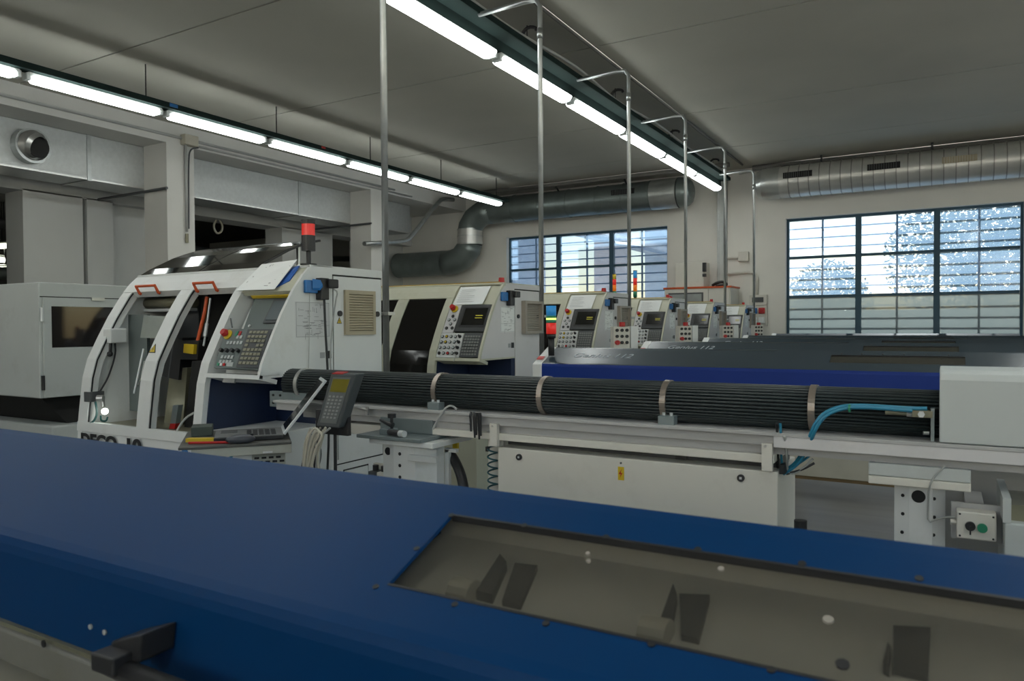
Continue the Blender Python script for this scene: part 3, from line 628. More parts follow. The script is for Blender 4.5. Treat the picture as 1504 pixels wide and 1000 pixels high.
def sheet_diagram(t, dy, y0, y1, z0, z1, mat_, lines):
    s = obj('diagram_sheet', MB().box(-3.0, -2.9985, y0+dy, y1+dy, z0, z1), mat_, t)
    m = MB(); rnd = random.Random(3)
    for i in range(lines):
        ya = rnd.uniform(y0+.015, y1-.05); za = rnd.uniform(z0+.01, z1-.01); L = rnd.uniform(.01, .05)
        if rnd.random() < .65: m.box(-2.9985, -2.9981, ya+dy, ya+L+dy, za, za+.0022)
        else: m.box(-2.9985, -2.9981, ya+dy, ya+.0022+dy, za-L*.7, za)
    for z in (z1-.004, z0+.004, (z0*2+z1)/3): m.box(-2.9985, -2.9981, y0+.005+dy, y1-.005+dy, z, z+.0015)
    for y in (y0+.005, y1-.007): m.box(-2.9985, -2.9981, y+dy, y+.0015+dy, z0+.004, z1-.004)
    obj('diagram_lines', m, mat('diagram_ink', (.2, .21, .22), .8), s)
def door_bits(t, dy, m1, m2, y0, y1, z0, z1, n, proud):
    grille(t, -2.998, y0+dy, y1+dy, z0, z1, m1, m2, n, proud)
    for y in (3.172, 3.497): obj('door_lock', MB().cyl((-2.998, y+dy, 1.626), (-2.988, y+dy, 1.626), .0165, 16), BLACK, t)
    obj('label_plate', MB().box(-3.0, -2.9975, 3.065+dy, 3.105+dy, 1.372, 1.415), BLACK, t); obj('label_print', MB().box(-3.0, -2.998, 3.018+dy, 3.055+dy, 1.376, 1.408), INKLIGHT, t)

# ---- nearest lathe, cabin open
L1 = thing('lathe', 'nearest white lathe, its cabin open under raised smoked windscreens', 'lathe', (-3.8, 3.05, 0), 'row of sliding head lathes')
lathe_shell(L1, 0, MWHITE, MWHITE, MWHITE)
obj('frame_trim', strip(MB(), -4.460, -4.456, .985, 1.775, .008, -.004), BLACK, L1); obj('frame_trim', strip(MB(), -3.860, -3.856, .985, 1.775, .008, -.004), BLACK, L1)
sc_ = MB()
def arc(x0, x1):
    p = [(2.955, 1.895), (3.02, 1.935), (3.10, 1.975), (3.19, 2.02), (3.28, 2.055), (3.37, 2.085), (3.46, 2.105)]
    return MB().sheet(p, [x0, x1])
obj('raised_windscreen', arc(-4.52, -3.945), SMOKEHOOD, L1, solid=.008); obj('raised_windscreen', arc(-3.93, -3.43), SMOKEHOOD, L1, solid=.008)
for x in (-3.94, -3.435): obj('windscreen_edge', MB().sheet([(2.955, 1.893), (3.02, 1.933), (3.10, 1.973), (3.19, 2.018), (3.28, 2.053), (3.37, 2.083), (3.46, 2.103)], [x, x+.012]), BLACK, L1, solid=.012)
obj('windscreen_stay', MB().cyl((-4.2, 3.44, 1.89), (-4.2, 3.44, 2.09), .012), STEEL, L1); obj('windscreen_stay', MB().cyl((-3.6, 3.44, 1.89), (-3.6, 3.44, 2.09), .012), STEEL, L1)
for xa, xb in ((-4.37, -4.18), (-3.815, -3.64)):
    a, b = PP(xa, 1.795, .005), PP(xb, 1.795, .005); up_ = Vector((0, -.045, .012))
    lo = Vector((0, -.012, -.035))
    obj('grab_handle', MB().tube([a+lo, a+lo+up_*.2, a+up_, b+up_, b+lo+up_*.2, b+lo], .009, 8), ORANGE, L1)
# cabin
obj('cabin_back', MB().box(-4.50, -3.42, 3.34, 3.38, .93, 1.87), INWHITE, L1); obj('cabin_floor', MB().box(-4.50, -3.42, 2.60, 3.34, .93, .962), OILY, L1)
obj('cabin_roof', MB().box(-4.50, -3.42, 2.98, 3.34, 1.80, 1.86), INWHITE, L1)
obj('roller_blind', MB().cyl((-4.49, 2.98, 1.71), (-4.02, 2.98, 1.71), .035, 14), OILY, L1, smooth=True); obj('roller_bar', MB().box(-4.49, -4.02, 2.95, 3.0, 1.655, 1.672), ALU, L1)
obj('partition', MB().slab([at_y(184, 462, 2.85), at_y(216, 462, 2.85), at_y(216, 606, 2.85), at_y(184, 602, 2.85)], (0, .02, 0)), PANELGREY, L1)
obj('partition', MB().box(-4.05, -3.42, 3.1, 3.12, .962, 1.80), BLACKM, L1)
obj('side_plate', MB().slab([at_y(262, 436, 3.05), at_y(292, 436, 3.05), at_y(292, 506, 3.05), at_y(246, 506, 3.05)], (0, .015, 0)), DGREY, L1)
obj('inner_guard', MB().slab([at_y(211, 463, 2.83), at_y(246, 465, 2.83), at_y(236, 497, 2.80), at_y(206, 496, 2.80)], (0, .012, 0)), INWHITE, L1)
p = at_x(172, 493, -4.44); bx = obj('valve_box', MB().box(-4.50, p.x+.02, p.y-.055, p.y+.055, p.z-.045, p.z+.045), MWHITE, L1, bev=.008)
obj('lever', MB().cyl(p+Vector((-.02, -.03, -.04)), p+Vector((-.02, -.035, -.10)), .010), BLACK, bx); obj('knob', MB().ball(p+Vector((-.02, -.037, -.112)), .018), BLACK, bx)
obj('lamp_cable', MB().tube([at_x(169, 504, -4.46), at_x(170, 520, -4.46), at_x(160, 552, -4.46), at_x(150, 570, -4.46), at_x(143, 580, -4.45)], .006, 6, 2), BLACK, L1)
q_ = at_x(141, 582, -4.46)
wl_ = obj('work_lamp', MB().box(-4.50, -4.44, q_.y-.05, q_.y+.04, q_.z-.03, q_.z+.03), DGREY, L1); obj('lamp_head', MB().cyl(at_x(143, 585, -4.43), at_x(152, 585, -4.40), .020).cyl(at_x(151, 588, -4.41), at_x(152, 598, -4.39), .010), STEEL, wl_)
obj('bulb', MB().ball(at_x(154, 604, -4.36), .019), BULB, wl_)
obj('lamp_hose', MB().tube([at_x(140, 590, -4.42), at_x(143, 606, -4.42), at_x(139, 617, -4.42), at_x(133, 622, -4.42)], .007, 6, 2).tube([at_x(148, 610, -4.42), at_x(148, 618, -4.42), at_x(156, 619, -4.42), at_x(158, 612, -4.42)], .006, 6, 2), mat('lamp_hose_teal', (.01, .06, .06), .4), L1)
obj('silver_bar', MB().tube([at_y(197, 578, 2.62), at_y(211, 512, 2.68)], .0065, 10), ALU, L1); obj('silver_bar_bracket', MB().tube([at_y(203, 565, 2.63), at_y(208, 555, 2.66), at_y(212, 530, 2.68)], .004, 6), STEEL, L1)
def fbox(nm, pts, y, dpt, m_, par): return obj(nm, MB().slab([at_y(a, b, y) for a, b in pts], (0, dpt, 0)), m_, par)
mt_ = fbox('turret', [(235, 498), (268, 496), (262, 558), (229, 551)], 2.84, .18, BLACK, L1); fbox('turret_edge', [(254, 497), (256, 497), (248, 555), (246, 555)], 2.838, .002, DGREY, mt_)
hb_ = fbox('block_holder', [(262, 500), (292, 500), (290, 528), (260, 528)], 2.82, .10, BLACK, L1); fbox('yellow_block', [(270, 505), (285, 506), (284, 520), (269, 518)], 2.80, .02, YELLOW, hb_)
fbox('tool_post', [(250, 540), (275, 540), (268, 632), (240, 630)], 2.86, .12, OILY, L1); fbox('tool_post', [(282, 530), (298, 530), (292, 635), (270, 634)], 2.80, .12, BLACKM, L1)
fbox('coolant_block', [(254, 595), (262, 595), (258, 622), (250, 622)], 2.70, .03, TEALSTEEL, L1); fbox('red_cap', [(250, 622), (258, 622), (256, 630), (248, 630)], 2.70, .03, REDP, L1)
obj('coolant_hose', MB().tube([at_y(304, 436, 2.92), at_y(300, 462, 2.90), at_y(294, 484, 2.87), at_y(290, 502, 2.84)], .011, 8, 2), ORANGE, L1)
obj('coolant_hose', MB().tube([at_y(309, 438, 2.92), at_y(306, 462, 2.90), at_y(302, 490, 2.87), at_y(299, 508, 2.84)], .006, 8, 2), ALU, L1); obj('spray_nozzle', MB().cyl(at_y(304, 475, 2.88), at_y(301, 494, 2.86), .011, 10), ALU, L1)
obj('coolant_hose', MB().tube([at_y(285, 606, 2.64), at_y(272, 614, 2.62), at_y(262, 628, 2.60), at_y(258, 638, 2.58)], .006, 6, 2), CABLEG, L1)
obj('chuck', MB().cyl((-3.75, 2.95, 1.2), (-3.62, 2.95, 1.2), .06, 20), OILY, L1, smooth=True)
# console with screen and keyboard
obj('console_body', MB().prism([(prof(z)+.11, z) for z in zrange(1.30, 1.86)] + [(3.12, 1.86), (3.12, 1.30)], -3.40, -3.02), MWHITE, L1)
obj('console_header', strip(MB(), -3.41, -3.016, 1.745, 1.885, .03, .0), MCREAM, L1)
hs = obj('screen_housing', MB(), PANELGREY, L1) if False else None
m = MB(); ppanel(m, -3.33, -3.02, 1.552, -3.36, -3.02, 1.745, .03, -.06); sh = obj('screen_housing', m, PANELGREY, L1)
m = MB(); ppanel(m, -3.19, -3.025, 1.60, -3.19, -3.025, 1.735, .01, -.053); obj('screen_bezel', m, DGREY, sh)
m = MB(); ppanel(m, -3.175, -3.035, 1.615, -3.175, -3.035, 1.72, .006, -.049); obj('screen', m, SCREEN, sh)
m = MB(); button(m, -3.29, 1.585, .008, .006, -.06); obj('key_switch', m, ALU, sh)
m = MB(); ppanel(m, -3.36, -3.03, 1.74, -3.36, -3.03, 1.75, .02, -.03); obj('yellow_strip', m, YELLOW, L1)
m = MB(); ppanel(m, -3.367, -3.018, 1.335, -3.395, -3.022, 1.543, .02, .0); kp = obj('control_panel', m, PANELGREY, L1, bev=.003)
m = MB(); ppanel(m, -3.19, -3.022, 1.342, -3.21, -3.026, 1.538, .008, .004); kb = obj('keyboard_panel', m, DGREY, kp)
m = MB()
for r in range(8):
    for c in range(5):
        if r == 4 and c in (1, 2): continue
        z = 1.358+r*.0225; x = -3.175+c*.029+(r*-.0015); ppanel(m, x, x+.022, z, x, x+.022, z+.013, .004, .0065)
obj('keys', m, KEYOLIVE, kb)
m = MB()
for r, n0 in ((1.46, 5), (1.49, 2), (1.385, 4), (1.36, 4)):
    for c in range(n0):
        x = -3.335+c*.026+(.06 if n0 == 2 else 0); ppanel(m, x, x+.018, r, x, x+.018, r+.016, .003, .003)
obj('keys', m, KEYPALE, kp)
for c in range(4):
    m = MB(); button(m, -3.345+c*.043, 1.425, .011, .018, .0); obj('rotary_knob', m, BLACK, kp)
m = MB(); ppanel(m, -3.27, -3.22, 1.345, -3.27, -3.22, 1.366, .004, .003); obj('override_plate', m, KEYPALE, kp)
for x, mm in ((-3.345, GREENP), (-3.322, PAPER), (-3.299, REDP)):
    m = MB(); ppanel(m, x, x+.016, 1.347, x, x+.016, 1.362, .004, .003); obj('button', m, mm, kp)
for x, mm in ((-3.295, GREENP), (-3.27, REDP)):
    m = MB(); ppanel(m, x, x+.017, 1.505, x, x+.017, 1.528, .004, .003); obj('button', m, mm, kp)
def estop(par, x, z, s, dy=0.0, out=.0):
    m = MB(); button(m, x+.008*s, z-.002, .028*s, .006, out, dy, 18); r = obj('emergency_ring', m, YELLOW, par)
    m = MB(); button(m, x, z, .012*s, .02*s, out+.005, dy, 12); a = PP(x, z, out+.018*s, dy); m.cyl(a, a+pn(z)*.02*s, .022*s, 18, .017*s); obj('emergency_button', m, REDP, r)
estop(kp, -3.358, 1.512, 1.0)
obj('stylus', MB().cyl(PP(-3.39, 1.60, .0), PP(-3.345, 1.55, .0), .004, 6), DGREY, L1)
m = MB(); ppanel(m, -3.27, -3.18, 1.262, -3.27, -3.18, 1.282, .01, .004); obj('ledge_bracket', m, STEEL, L1)
warning(L1, PP(-3.94, 1.405, .003), (1, 0, 0), Vector((0, prof(1.45)-prof(1.40), .05)).normalized(), .065, pn(1.43))
socket(L1, 0); sheet_diagram(L1, 0, 2.84, 3.095, 1.492, 1.686, mat('sheet_nearly_white', (.60, .61, .62), .6, var=.02), 46)
door_bits(L1, 0, BEIGE, BEIGED, 3.208, 3.47, 1.503, 1.763, 14, .016); warning(L1, (-2.998, 3.171, 1.568), (0, 1, 0), (0, 0, 1), .042, (1, 0, 0))
obj('power_cable', MB().tube([(-2.965, 3.02, 1.70), (-2.96, 3.02, 1.55), (-2.955, 3.025, 1.4), (-2.95, 3.03, 1.2), (-2.94, 3.02, .95), (-2.94, 3.0, .7)], .0065, 8, 1), BLACK, L1)
obj('power_cable', MB().tube([(-2.94, 3.07, 1.76), (-2.93, 3.09, 1.745), (-2.955, 3.10, 1.70), (-2.985, 3.09, 1.5), (-2.985, 3.08, 1.3), (-2.95, 3.1, 1.0), (-2.95, 3.1, .8)], .0042, 6, 1), CABLEG, L1)
obj('power_cable', MB().tube([(-2.985, 2.93, 1.735), (-2.99, 2.93, 1.5), (-2.99, 2.92, 1.31)], .0022, 6, 1), CABLEG, L1)
text('lettering', 'DECO', .105, frame(Vector((-4.50, 2.536, .845)), (1, 0, 0), (0, 0, 1)), BLACK, L1, width=.36, bold=.005); text('lettering', '10', .105, frame(Vector((-4.06, 2.536, .845)), (1, 0, 0), (0, 0, 1)), BLACK, L1, width=.135, bold=.005)
obj('drop_emblem', MB().slab([(-3.56, 2.538, .86), (-3.48, 2.538, .86), (-3.52, 2.538, .93)], (0, -.002, 0)), BLUEP, L1); obj('drop_emblem', MB().cyl((-3.52, 2.536, .868), (-3.52, 2.534, .868), .016), PAPER, L1)
# signal light on the nearest lathe
bl = Vector((-2.99+.04-.05, 2.96, 1.886))
t = thing('signal_light', 'red and black signal light standing on the nearest lathe', 'signal light', (-3.04, 2.98, 1.886), 'stacked signal lights')
x, y = -3.04, 2.98
obj('foot', MB().cyl((x, y, 1.893), (x, y, 1.899), .045, 18), BLACK, t); obj('pole', MB().cyl((x, y, 1.895), (x, y, 1.975), .013), BLACK, t)
obj('base', MB().cyl((x, y, 1.97), (x, y, 2.055), .038, 20), BLACK, t); obj('red_light', MB().cyl((x, y, 2.055), (x, y, 2.118), .036, 20), REDL, t); obj('cap', MB().cyl((x, y, 2.118), (x, y, 2.142), .039, 20), BLACK, t)
# drawing sheet and folder on the console top
t = thing('drawing_sheet', 'white technical drawing lying over the screen of the nearest lathe', 'paper', PP(-3.27, 1.80, .01))
q = [PP(-3.437, 1.745, .02), PP(-3.125, 1.742, .022), PP(-3.10, 1.89, .05), PP(-3.40, 1.893, .03)]
obj('sheet', MB().plate(q, .002), PAPER, t); nq = (q[1]-q[0]).cross(q[3]-q[0]).normalized()
def onq(u, v): return (q[0]*(1-u)+q[1]*u)*(1-v) + (q[3]*(1-u)+q[2]*u)*v
m = MB(); rnd = random.Random(5)
for i in range(34):
    u = rnd.uniform(.2, .85); v = rnd.uniform(.08, .9); L = rnd.uniform(.02, .1)
    if rnd.random() < .5: pp = [onq(u, v), onq(min(u+L, .95), v), onq(min(u+L, .95), v+.012), onq(u, v+.012)]
    else: pp = [onq(u, v), onq(u+.008, v), onq(u+.008, min(v+L, .95)), onq(u, min(v+L, .95))]
    m.slab([a+nq*.0006 for a in pp], nq*.0004)
obj('drawing_lines', m, INK, t)
for u, v in ((.12, .3), (.13, .5)): obj('ink_spot', MB().cyl(onq(u, v)+nq*.0005, onq(u, v)+nq*.0012, .009 if v < .4 else .005, 10), INK, t)
put(obj('blue_folder', MB().plate([PP(-3.16, 1.76, .005), PP(-3.075, 1.80, .005), PP(-3.065, 1.872, .02), PP(-3.12, 1.87, .012)], .006), mat('folder_blue', (.02, .10, .38), .5)), 'blue folder tucked under the drawing on the nearest lathe', 'folder')

# ---- second lathe; the ones behind are copies of it
dy = 2.06
L2 = thing('lathe', 'second lathe, whole dark windscreen and console seen above the tube magazine', 'lathe', (-3.8, 3.05+dy, 0), 'row of sliding head lathes')
lathe_shell(L2, dy, MCREAM, MCREAM, MLILAC)
m = strip(MB(), -4.46, -3.97, .985, 1.775, .006, -.006, dy); obj('windscreen', m, SMOKE, L2)
m = strip(MB(), -3.86, -3.475, .985, 1.775, .006, -.006, dy); obj('windscreen', m, SMOKE, L2)
obj('cabin_back', MB().box(-4.50, -3.42, 3.2+dy, 3.24+dy, .93, 1.87), BLACKM, L2)
obj('top_seam', MB().box(-4.55, -3.06, 2.985+dy, 3.0+dy, 1.893, 1.903), mat('seam_ochre', (.38, .25, .04), .6), L2)
obj('console_body', MB().prism([(prof(z)+dy+.02, z) for z in zrange(1.30, 1.88)] + [(3.12+dy, 1.88), (3.12+dy, 1.30)], -3.41, -3.012), MCREAM, L2)
m = MB(); ppanel(m, -3.39, -3.11, 1.718, -3.393, -3.105, 1.862, .002, .004, dy); pp_ = obj('instruction_sheet', m, PAPER, L2)
m = MB()
for i in range(7):
    z = 1.738+i*.016; ppanel(m, -3.36, -3.36+.06+.13*random.random(), z, -3.36, -3.28+.1*random.random(), z+.003, .0004, .0049, dy)
obj('print', m, INKLIGHT, pp_)
m = MB(); ppanel(m, -3.404, -3.300, 1.497, -3.404, -3.300, 1.715, .012, .004, dy); sp_ = obj('button_panel', m, MLILAC, L2)
estop(sp_, -3.358, 1.682, 1.1, dy, .006)
for x, z, mm in ((-3.345, 1.625, BLACK), (-3.372, 1.597, KEYPALE), (-3.318, 1.597, KEYPALE), (-3.345, 1.565, KEYPALE), (-3.372, 1.532, BLACK), (-3.318, 1.532, BLACK)):
    m = MB(); button(m, x, z, .0135, .005, .004, dy); b_ = obj('button_ring', m, BLACK, sp_)
    m = MB(); button(m, x, z, .0105, .008, .004, dy); obj('button', m, mm, b_) if mm is not BLACK else None
m = MB(); ppanel(m, -3.296, -3.018, 1.505, -3.296, -3.018, 1.715, .03, .006, dy); cr = obj('monitor_housing', m, mat('monitor_grey', (.04, .043, .045), .5), L2, bev=.005)
m = MB(); ppanel(m, -3.262, -3.03, 1.54, -3.262, -3.03, 1.695, .006, .008, dy); obj('monitor_bezel', m, BLACK, cr)
m = MB(); ppanel(m, -3.245, -3.04, 1.555, -3.245, -3.04, 1.683, .004, .010, dy); obj('monitor_screen', m, CRT, cr)
m = MB()
for i in range(2): ppanel(m, -3.13, -3.06, 1.605+i*.018, -3.13, -3.07, 1.610+i*.018, .0006, .0108, dy)
obj('screen_text', m, CRTTEXT, cr)
m = MB(); ppanel(m, -3.404, -3.192, 1.308, -3.404, -3.196, 1.492, .012, .006, dy); bp = obj('switch_panel', m, PAPERGREY if False else MWHITE, L2, bev=.002)
for r in range(4):
    for c in range(5):
        x = -3.385+c*.041+(.003*r); z = 1.466-r*.042
        m = MB(); button(m, x, z, .0135, .006, .006, dy, 10); k = obj('button_ring', m, BLACK, bp)
        if c < 4:
            mm = YELLOW if (c == 1 and r < 2) else REDP if (r == 3 and c == 2) else BLACK if (r == 3 and c == 0) else KEYPALE
            m = MB(); button(m, x, z, .0095, .009, .006, dy, 10); obj('button', m, mm, k)
        else:
            m = MB(); button(m, x, z, .009, .024, .006, dy, 8); obj('switch_lever', m, BLACK, k)
m = MB(); ppanel(m, -3.186, -3.018, 1.312, -3.186, -3.020, 1.494, .016, .008, dy); kk = obj('keyboard_panel', m, DGREY, L2, bev=.003)
m = MB()
for r in range(7):
    for c in range(6):
        z = 1.328+r*.022; x = -3.172+c*.024; ppanel(m, x, x+.017, z, x, x+.017, z+.013, .004, .011, dy)
obj('keys', m, mat('key_grey', (.20, .21, .20), .5), kk)
obj('hanging_key', MB().cyl(PP(-3.215, 1.335, .01, dy), PP(-3.22, 1.275, .02, dy), .004, 6), STEEL, L2)
obj('beacon', MB().cyl((-3.06, 3.02+dy, 1.893), (-3.06, 3.02+dy, 1.935), .026, 16, .022), REDP, L2)
socket(L2, dy, 1.78, False); sheet_diagram(L2, dy, 2.90, 3.12, 1.50, 1.70, PAPER, 30)
door_bits(L2, dy, VENTGREY, BEIGED, 3.23, 3.535, 1.485, 1.755, 14, .04)
LBL = ['third lathe, its console just right of the blue, green and red signal light', 'fourth lathe, half its monitor hidden behind the third', 'fifth lathe, only paper header and monitor visible before the cabinet',
       'farthest lathe, beside the wall socket panel']
for k in range(4):
    c = copy_tree(L2, (0, 2.06*(k+1), 0)); c['label'] = LBL[k]
def note(x0, x1, z0, z1, k, mt, label):
    m = MB(); ppanel(m, x0, x1, z0, x0, x1, z1, .001, .007, 2.06*k); put(obj('paper_note', m, mt), label, 'note')
note(-3.405, -3.33, 1.73, 1.80, 5, mat('note_yellow', (.70, .66, .12), .7), 'yellow note stuck on the farthest lathe')

# ---- white enclosure at far left
t = thing('machining_enclosure', 'grey white machine enclosure with dark window at far left', 'machine', (-8, 4.8, 0))
obj('cabin', MB().box(-9.0, -7.46, 3.83, 5.6, .88, 1.995), MGREEN, t, bev=.012)
dr = obj('door', MB().box(-7.46, -7.44, 3.86, 5.25, .885, 1.85), MGREEN, t, bev=.003); obj('door_gap', MB().box(-7.462, -7.455, 3.84, 5.3, 1.85, 1.86), DARKGAP, t)
obj('door_window', MB().box(-7.445, -7.437, 3.935, 4.95, 1.365, 1.765), glassy('enclosure_glass', (.05, .05, .05), 1, .05, body=(.012, .010, .012), body_fac=.8, ior=1.6), dr)
obj('hinge', MB().cyl((-7.435, 3.845, 1.62), (-7.435, 3.845, 1.75), .016), ALU, dr); obj('hinge', MB().cyl((-7.435, 3.845, .96), (-7.435, 3.845, 1.10), .016), BLACK, dr)
obj('latch', MB().box(-7.44, -7.42, 4.32, 4.45, 1.83, 1.86), STEEL, t)
obj('underside', MB().prism([(3.9, .88), (5.5, .88), (5.5, .60), (4.2, .55)], -9, -7.6), BLACKM, t)
obj('base', MB().box(-9.0, -7.5, 3.95, 5.5, 0, .60), MGREEN, t, bev=.02); obj('base_front', MB().box(-9.0, -7.3, 4.4, 5.4, 0, .52), CABGREY, t, bev=.02)

# ------------------------------------------------------------------ bar feeders with blue hoods
def hood(dy, b, tp, x0, x1, wx0, wx1, f0, f1, mt, label, winmat, side_h, cap=True, drop=.0):
    """b, tp: (y,z) of the bend and of the top edge; f0,f1: how far up the slope the window runs"""
    t = thing('bar_feeder', label, 'bar feeder', ((x0+x1)/2, b[0]+dy+.2, 0), 'blue hooded bar feeders')
    B = Vector((b[0]+dy, b[1])); T = Vector((tp[0]+dy, tp[1])); s = T-B
    r = .018; su = s.normalized()
    pr = [(B.x, B.y-side_h), (B.x, B.y-r), (B.x+.002, B.y-r*.45), (B.x+.006, B.y-.001+su.y*.004)]
    q0 = B+su*r; pr += [(B.x+.5*(q0.x-B.x)+.003, B.y+.55*(q0.y-B.y)), tuple(q0)]
    iw = len(pr); pr += [tuple(B+s*f0), tuple(B+s*f1), tuple(T-su*.01), (T.x+.004, T.y+.001), (T.x+.012, T.y-.004), (T.x+.16, T.y-.09), (T.x+.18, B.y-side_h)]
    xs = [x0, wx0, wx1, x1]
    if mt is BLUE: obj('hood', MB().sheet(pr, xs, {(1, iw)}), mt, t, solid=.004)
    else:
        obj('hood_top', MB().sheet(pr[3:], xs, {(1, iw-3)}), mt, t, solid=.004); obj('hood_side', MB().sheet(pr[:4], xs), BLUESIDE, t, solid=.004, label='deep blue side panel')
    n = Vector((0, -su.y, su.x)); W = lambda x, f, d=0: Vector((x, B.x+s.x*f, B.y+s.y*f)) + n*d
    wn_ = obj('hood_window', MB().plate([W(wx0-.005, f0-.01, -.006), W(wx1+.005, f0-.01, -.006), W(wx1+.005, f1+.01, -.006), W(wx0-.005, f1+.01, -.006)], .004), winmat, t)
    obj('window_rim', MB().plate([W(wx0, f0, .0005), W(wx1, f0, .0005), W(wx1, f0+.012, .0005), W(wx0, f0+.012, .0005)], .008).plate([W(wx0, f1-.012, .0005), W(wx1, f1-.012, .0005), W(wx1, f1, .0005), W(wx0, f1, .0005)], .008), BLACK, t)
    yb = B.x; zb = B.y-side_h
    obj('feeder_rail', MB().box(x0+.05, x1, yb-.012, yb+.30, zb-.045, zb-.004), RAILDARK if mt is BLUE else CABGREY, t, bev=.003); obj('rail_lip', MB().box(x0+.05, x1, yb-.006, yb+.28, zb-.006, zb+.001), OILY, t)
    obj('channel', MB().box(x0+.1, x1-.02, yb+.06, yb+.26, zb-.14, zb-.045), RAILGREY, t)
    return t, W, B, s, zb
F0, W0, B0, s0, zb0 = hood(0, (.49, H-.27), (.70, H-.1855), -2.44, 1.35, -.459, .62, .27, .79, BLUE, 'foreground bar feeder with long blue hood and clear window', ACRYL, .107)
# what shows through its window
def px_hood(px, py):                          # pixel to a point on the hood's slope
    lo, hi = 0.0, 1.0; r = ray(px, py)
    nn = Vector((0, -s0.y, s0.x)); P0 = Vector((0, B0.x, B0.y)); k = nn.dot(P0-Vector((0, 0, H)))/nn.dot(r)
    return Vector((0, 0, H))+r*k, nn.normalized()
for a in ((663, 757), (770, 772), (890, 789), (1025, 807), (1178, 828), (1350, 850), (612, 806), (552, 862), (668, 888), (802, 916), (957, 946), (1133, 984)):
    p, nn = px_hood(*a); obj('bolt', MB().cyl(p, p+nn*.001, .0032, 10), BLACK, F0)
inner = [(B0.x+.02, B0.y-.012), (B0.x+.21, B0.y-.055)]
obj('guide_trough', MB().slab([(-.52, B0.x+.015, B0.y-.03), (.66, B0.x+.015, B0.y-.03), (.66, .72, B0.y+.022), (-.52, .72, B0.y+.022)], (0, 0, -.01)), mat('trough_paint', (.62, .60, .54), .5), F0)
obj('trough_back', MB().slab([(-.52, .72, B0.y+.018), (.66, .72, B0.y+.018), (.66, .712, B0.y+.07), (-.52, .712, B0.y+.07)], (0, .006, 0)), CABGREY, F0)
def px_floor(px, py):
    r = ray(px, py); nn = Vector((0, -.052, .215)).normalized(); k = nn.dot(Vector((0, .505, B0.y-.03))-Vector((0, 0, H)))/nn.dot(r)
    return Vector((0, 0, H))+r*k
for body, fing in (([(757, 834), (790, 838), (765, 896), (738, 890)], [(735, 826), (745, 838), (724, 887), (700, 881)]), ([(998, 880), (1043, 882), (1027, 947), (1001, 941)], [(989, 871), (995, 888), (986, 936), (969, 928)]), ([(1312, 928), (1367, 931), (1363, 1003), (1312, 991)], [(1304, 960), (1309, 968), (1306, 995), (1297, 990)])):
    c = obj('clamp', MB().slab([px_floor(*a) for a in body], (0, -.001, .006)), BLACKM, F0); obj('clamp_finger', MB().slab([px_floor(*a) for a in fing], (0, -.001, .010)), BLACKM, c)
for a in ((682, 880), (963, 942)):
    p = px_floor(*a); obj('roller', MB().cyl(p-Vector((.012, 0, -.004)), p+Vector((.012, 0, .004)), .017, 16), CABLEW, F0)
for a, rr in (((862, 806), .0022), (((863, 817)), .0022), ((1058, 828), .0028), ((1216, 902), .0042), ((1237, 967), .005)):
    p, nn = px_hood(*a); obj('sticker_mark', MB().cyl(p-nn*.006, p-nn*.0045, rr, 8), VENTGREY if a[1] != 967 else BLACK, F0)
for a in ((134, 920), (155, 928)):
    p = at_y(*a, .489); obj('rivet', MB().cyl(p, p+Vector((0, -.002, 0)), .003, 10), CABLEG, F0)
p = at_y(65, 945, .477); obj('rail_hole', MB().cyl(p, p+Vector((0, -.0015, 0)), .0045, 12), BLACKM, F0)
hb = obj('handle_bracket', MB().slab([at_y(163, 942, .45), at_y(208, 932, .45), at_y(205, 972, .45), at_y(166, 990, .45)], (0, .04, 0)), BLACK, F0, bev=.002)
obj('bracket_end', MB().slab([at_y(132, 958, .43), at_y(166, 968, .43), at_y(166, 997, .43), at_y(133, 985, .43)], (0, .03, 0)), BLACK, hb, bev=.002)
obj('handle_tube', MB().cyl(at_y(166, 978, .445), at_y(166, 978, .445)+Vector((1.1, 0, 0)), .0105, 14), BLACK, F0, smooth=True)
obj('support_column', MB().box(-1.6, -1.45, .52, .72, 0, zb0-.14), CABGREY, F0); obj('support_column', MB().box(.7, .85, .52, .72, 0, zb0-.14), CABGREY, F0)
obj('lower_beam', MB().box(-2.3, .9, .455, .60, zb0-.17, zb0-.085), CABLEW, F0, bev=.004)

FL = ['bar feeder with grey blue hood just behind the tube magazine', 'third bar feeder, thin hood strip behind the lettered one', 'fourth bar feeder, blue hood edge below the large window', 'fifth bar feeder, hood edge before the far wall', 'farthest bar feeder, topmost blue strip under the large window']
FMAT = glassy('far_hood_window', (.5, .5, .45), 1, .15, body=(.07, .068, .058), body_fac=.7)
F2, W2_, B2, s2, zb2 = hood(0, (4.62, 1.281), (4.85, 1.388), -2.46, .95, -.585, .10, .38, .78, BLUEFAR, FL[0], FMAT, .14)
obj('end_cap', MB().prism([(4.615, 1.14), (4.613, 1.279), (4.848, 1.394), (5.02, 1.31), (5.03, 1.14)], -2.53, -2.455), MWHITE, F2, bev=.008)
sl = Vector((0, s2.x, s2.y)).normalized()
HLM = mat('hood_lettering', (.36, .40, .44), .5)
text('lettering', 'Genius', .085, frame(W2_(-2.27, .42, .0012), (1, 0, 0), sl), HLM, F2, shear=.3, width=.275); text('lettering', '112', .085, frame(W2_(-1.965, .42, .0012), (1, 0, 0), sl), HLM, F2, shear=.3, width=.125)
obj('red_mark', MB().plate([Vector((-2.52, 4.66, 1.3105)), Vector((-2.47, 4.66, 1.3105)), Vector((-2.47, 4.70, 1.33)), Vector((-2.52, 4.70, 1.33))], .002), REDP, F2)
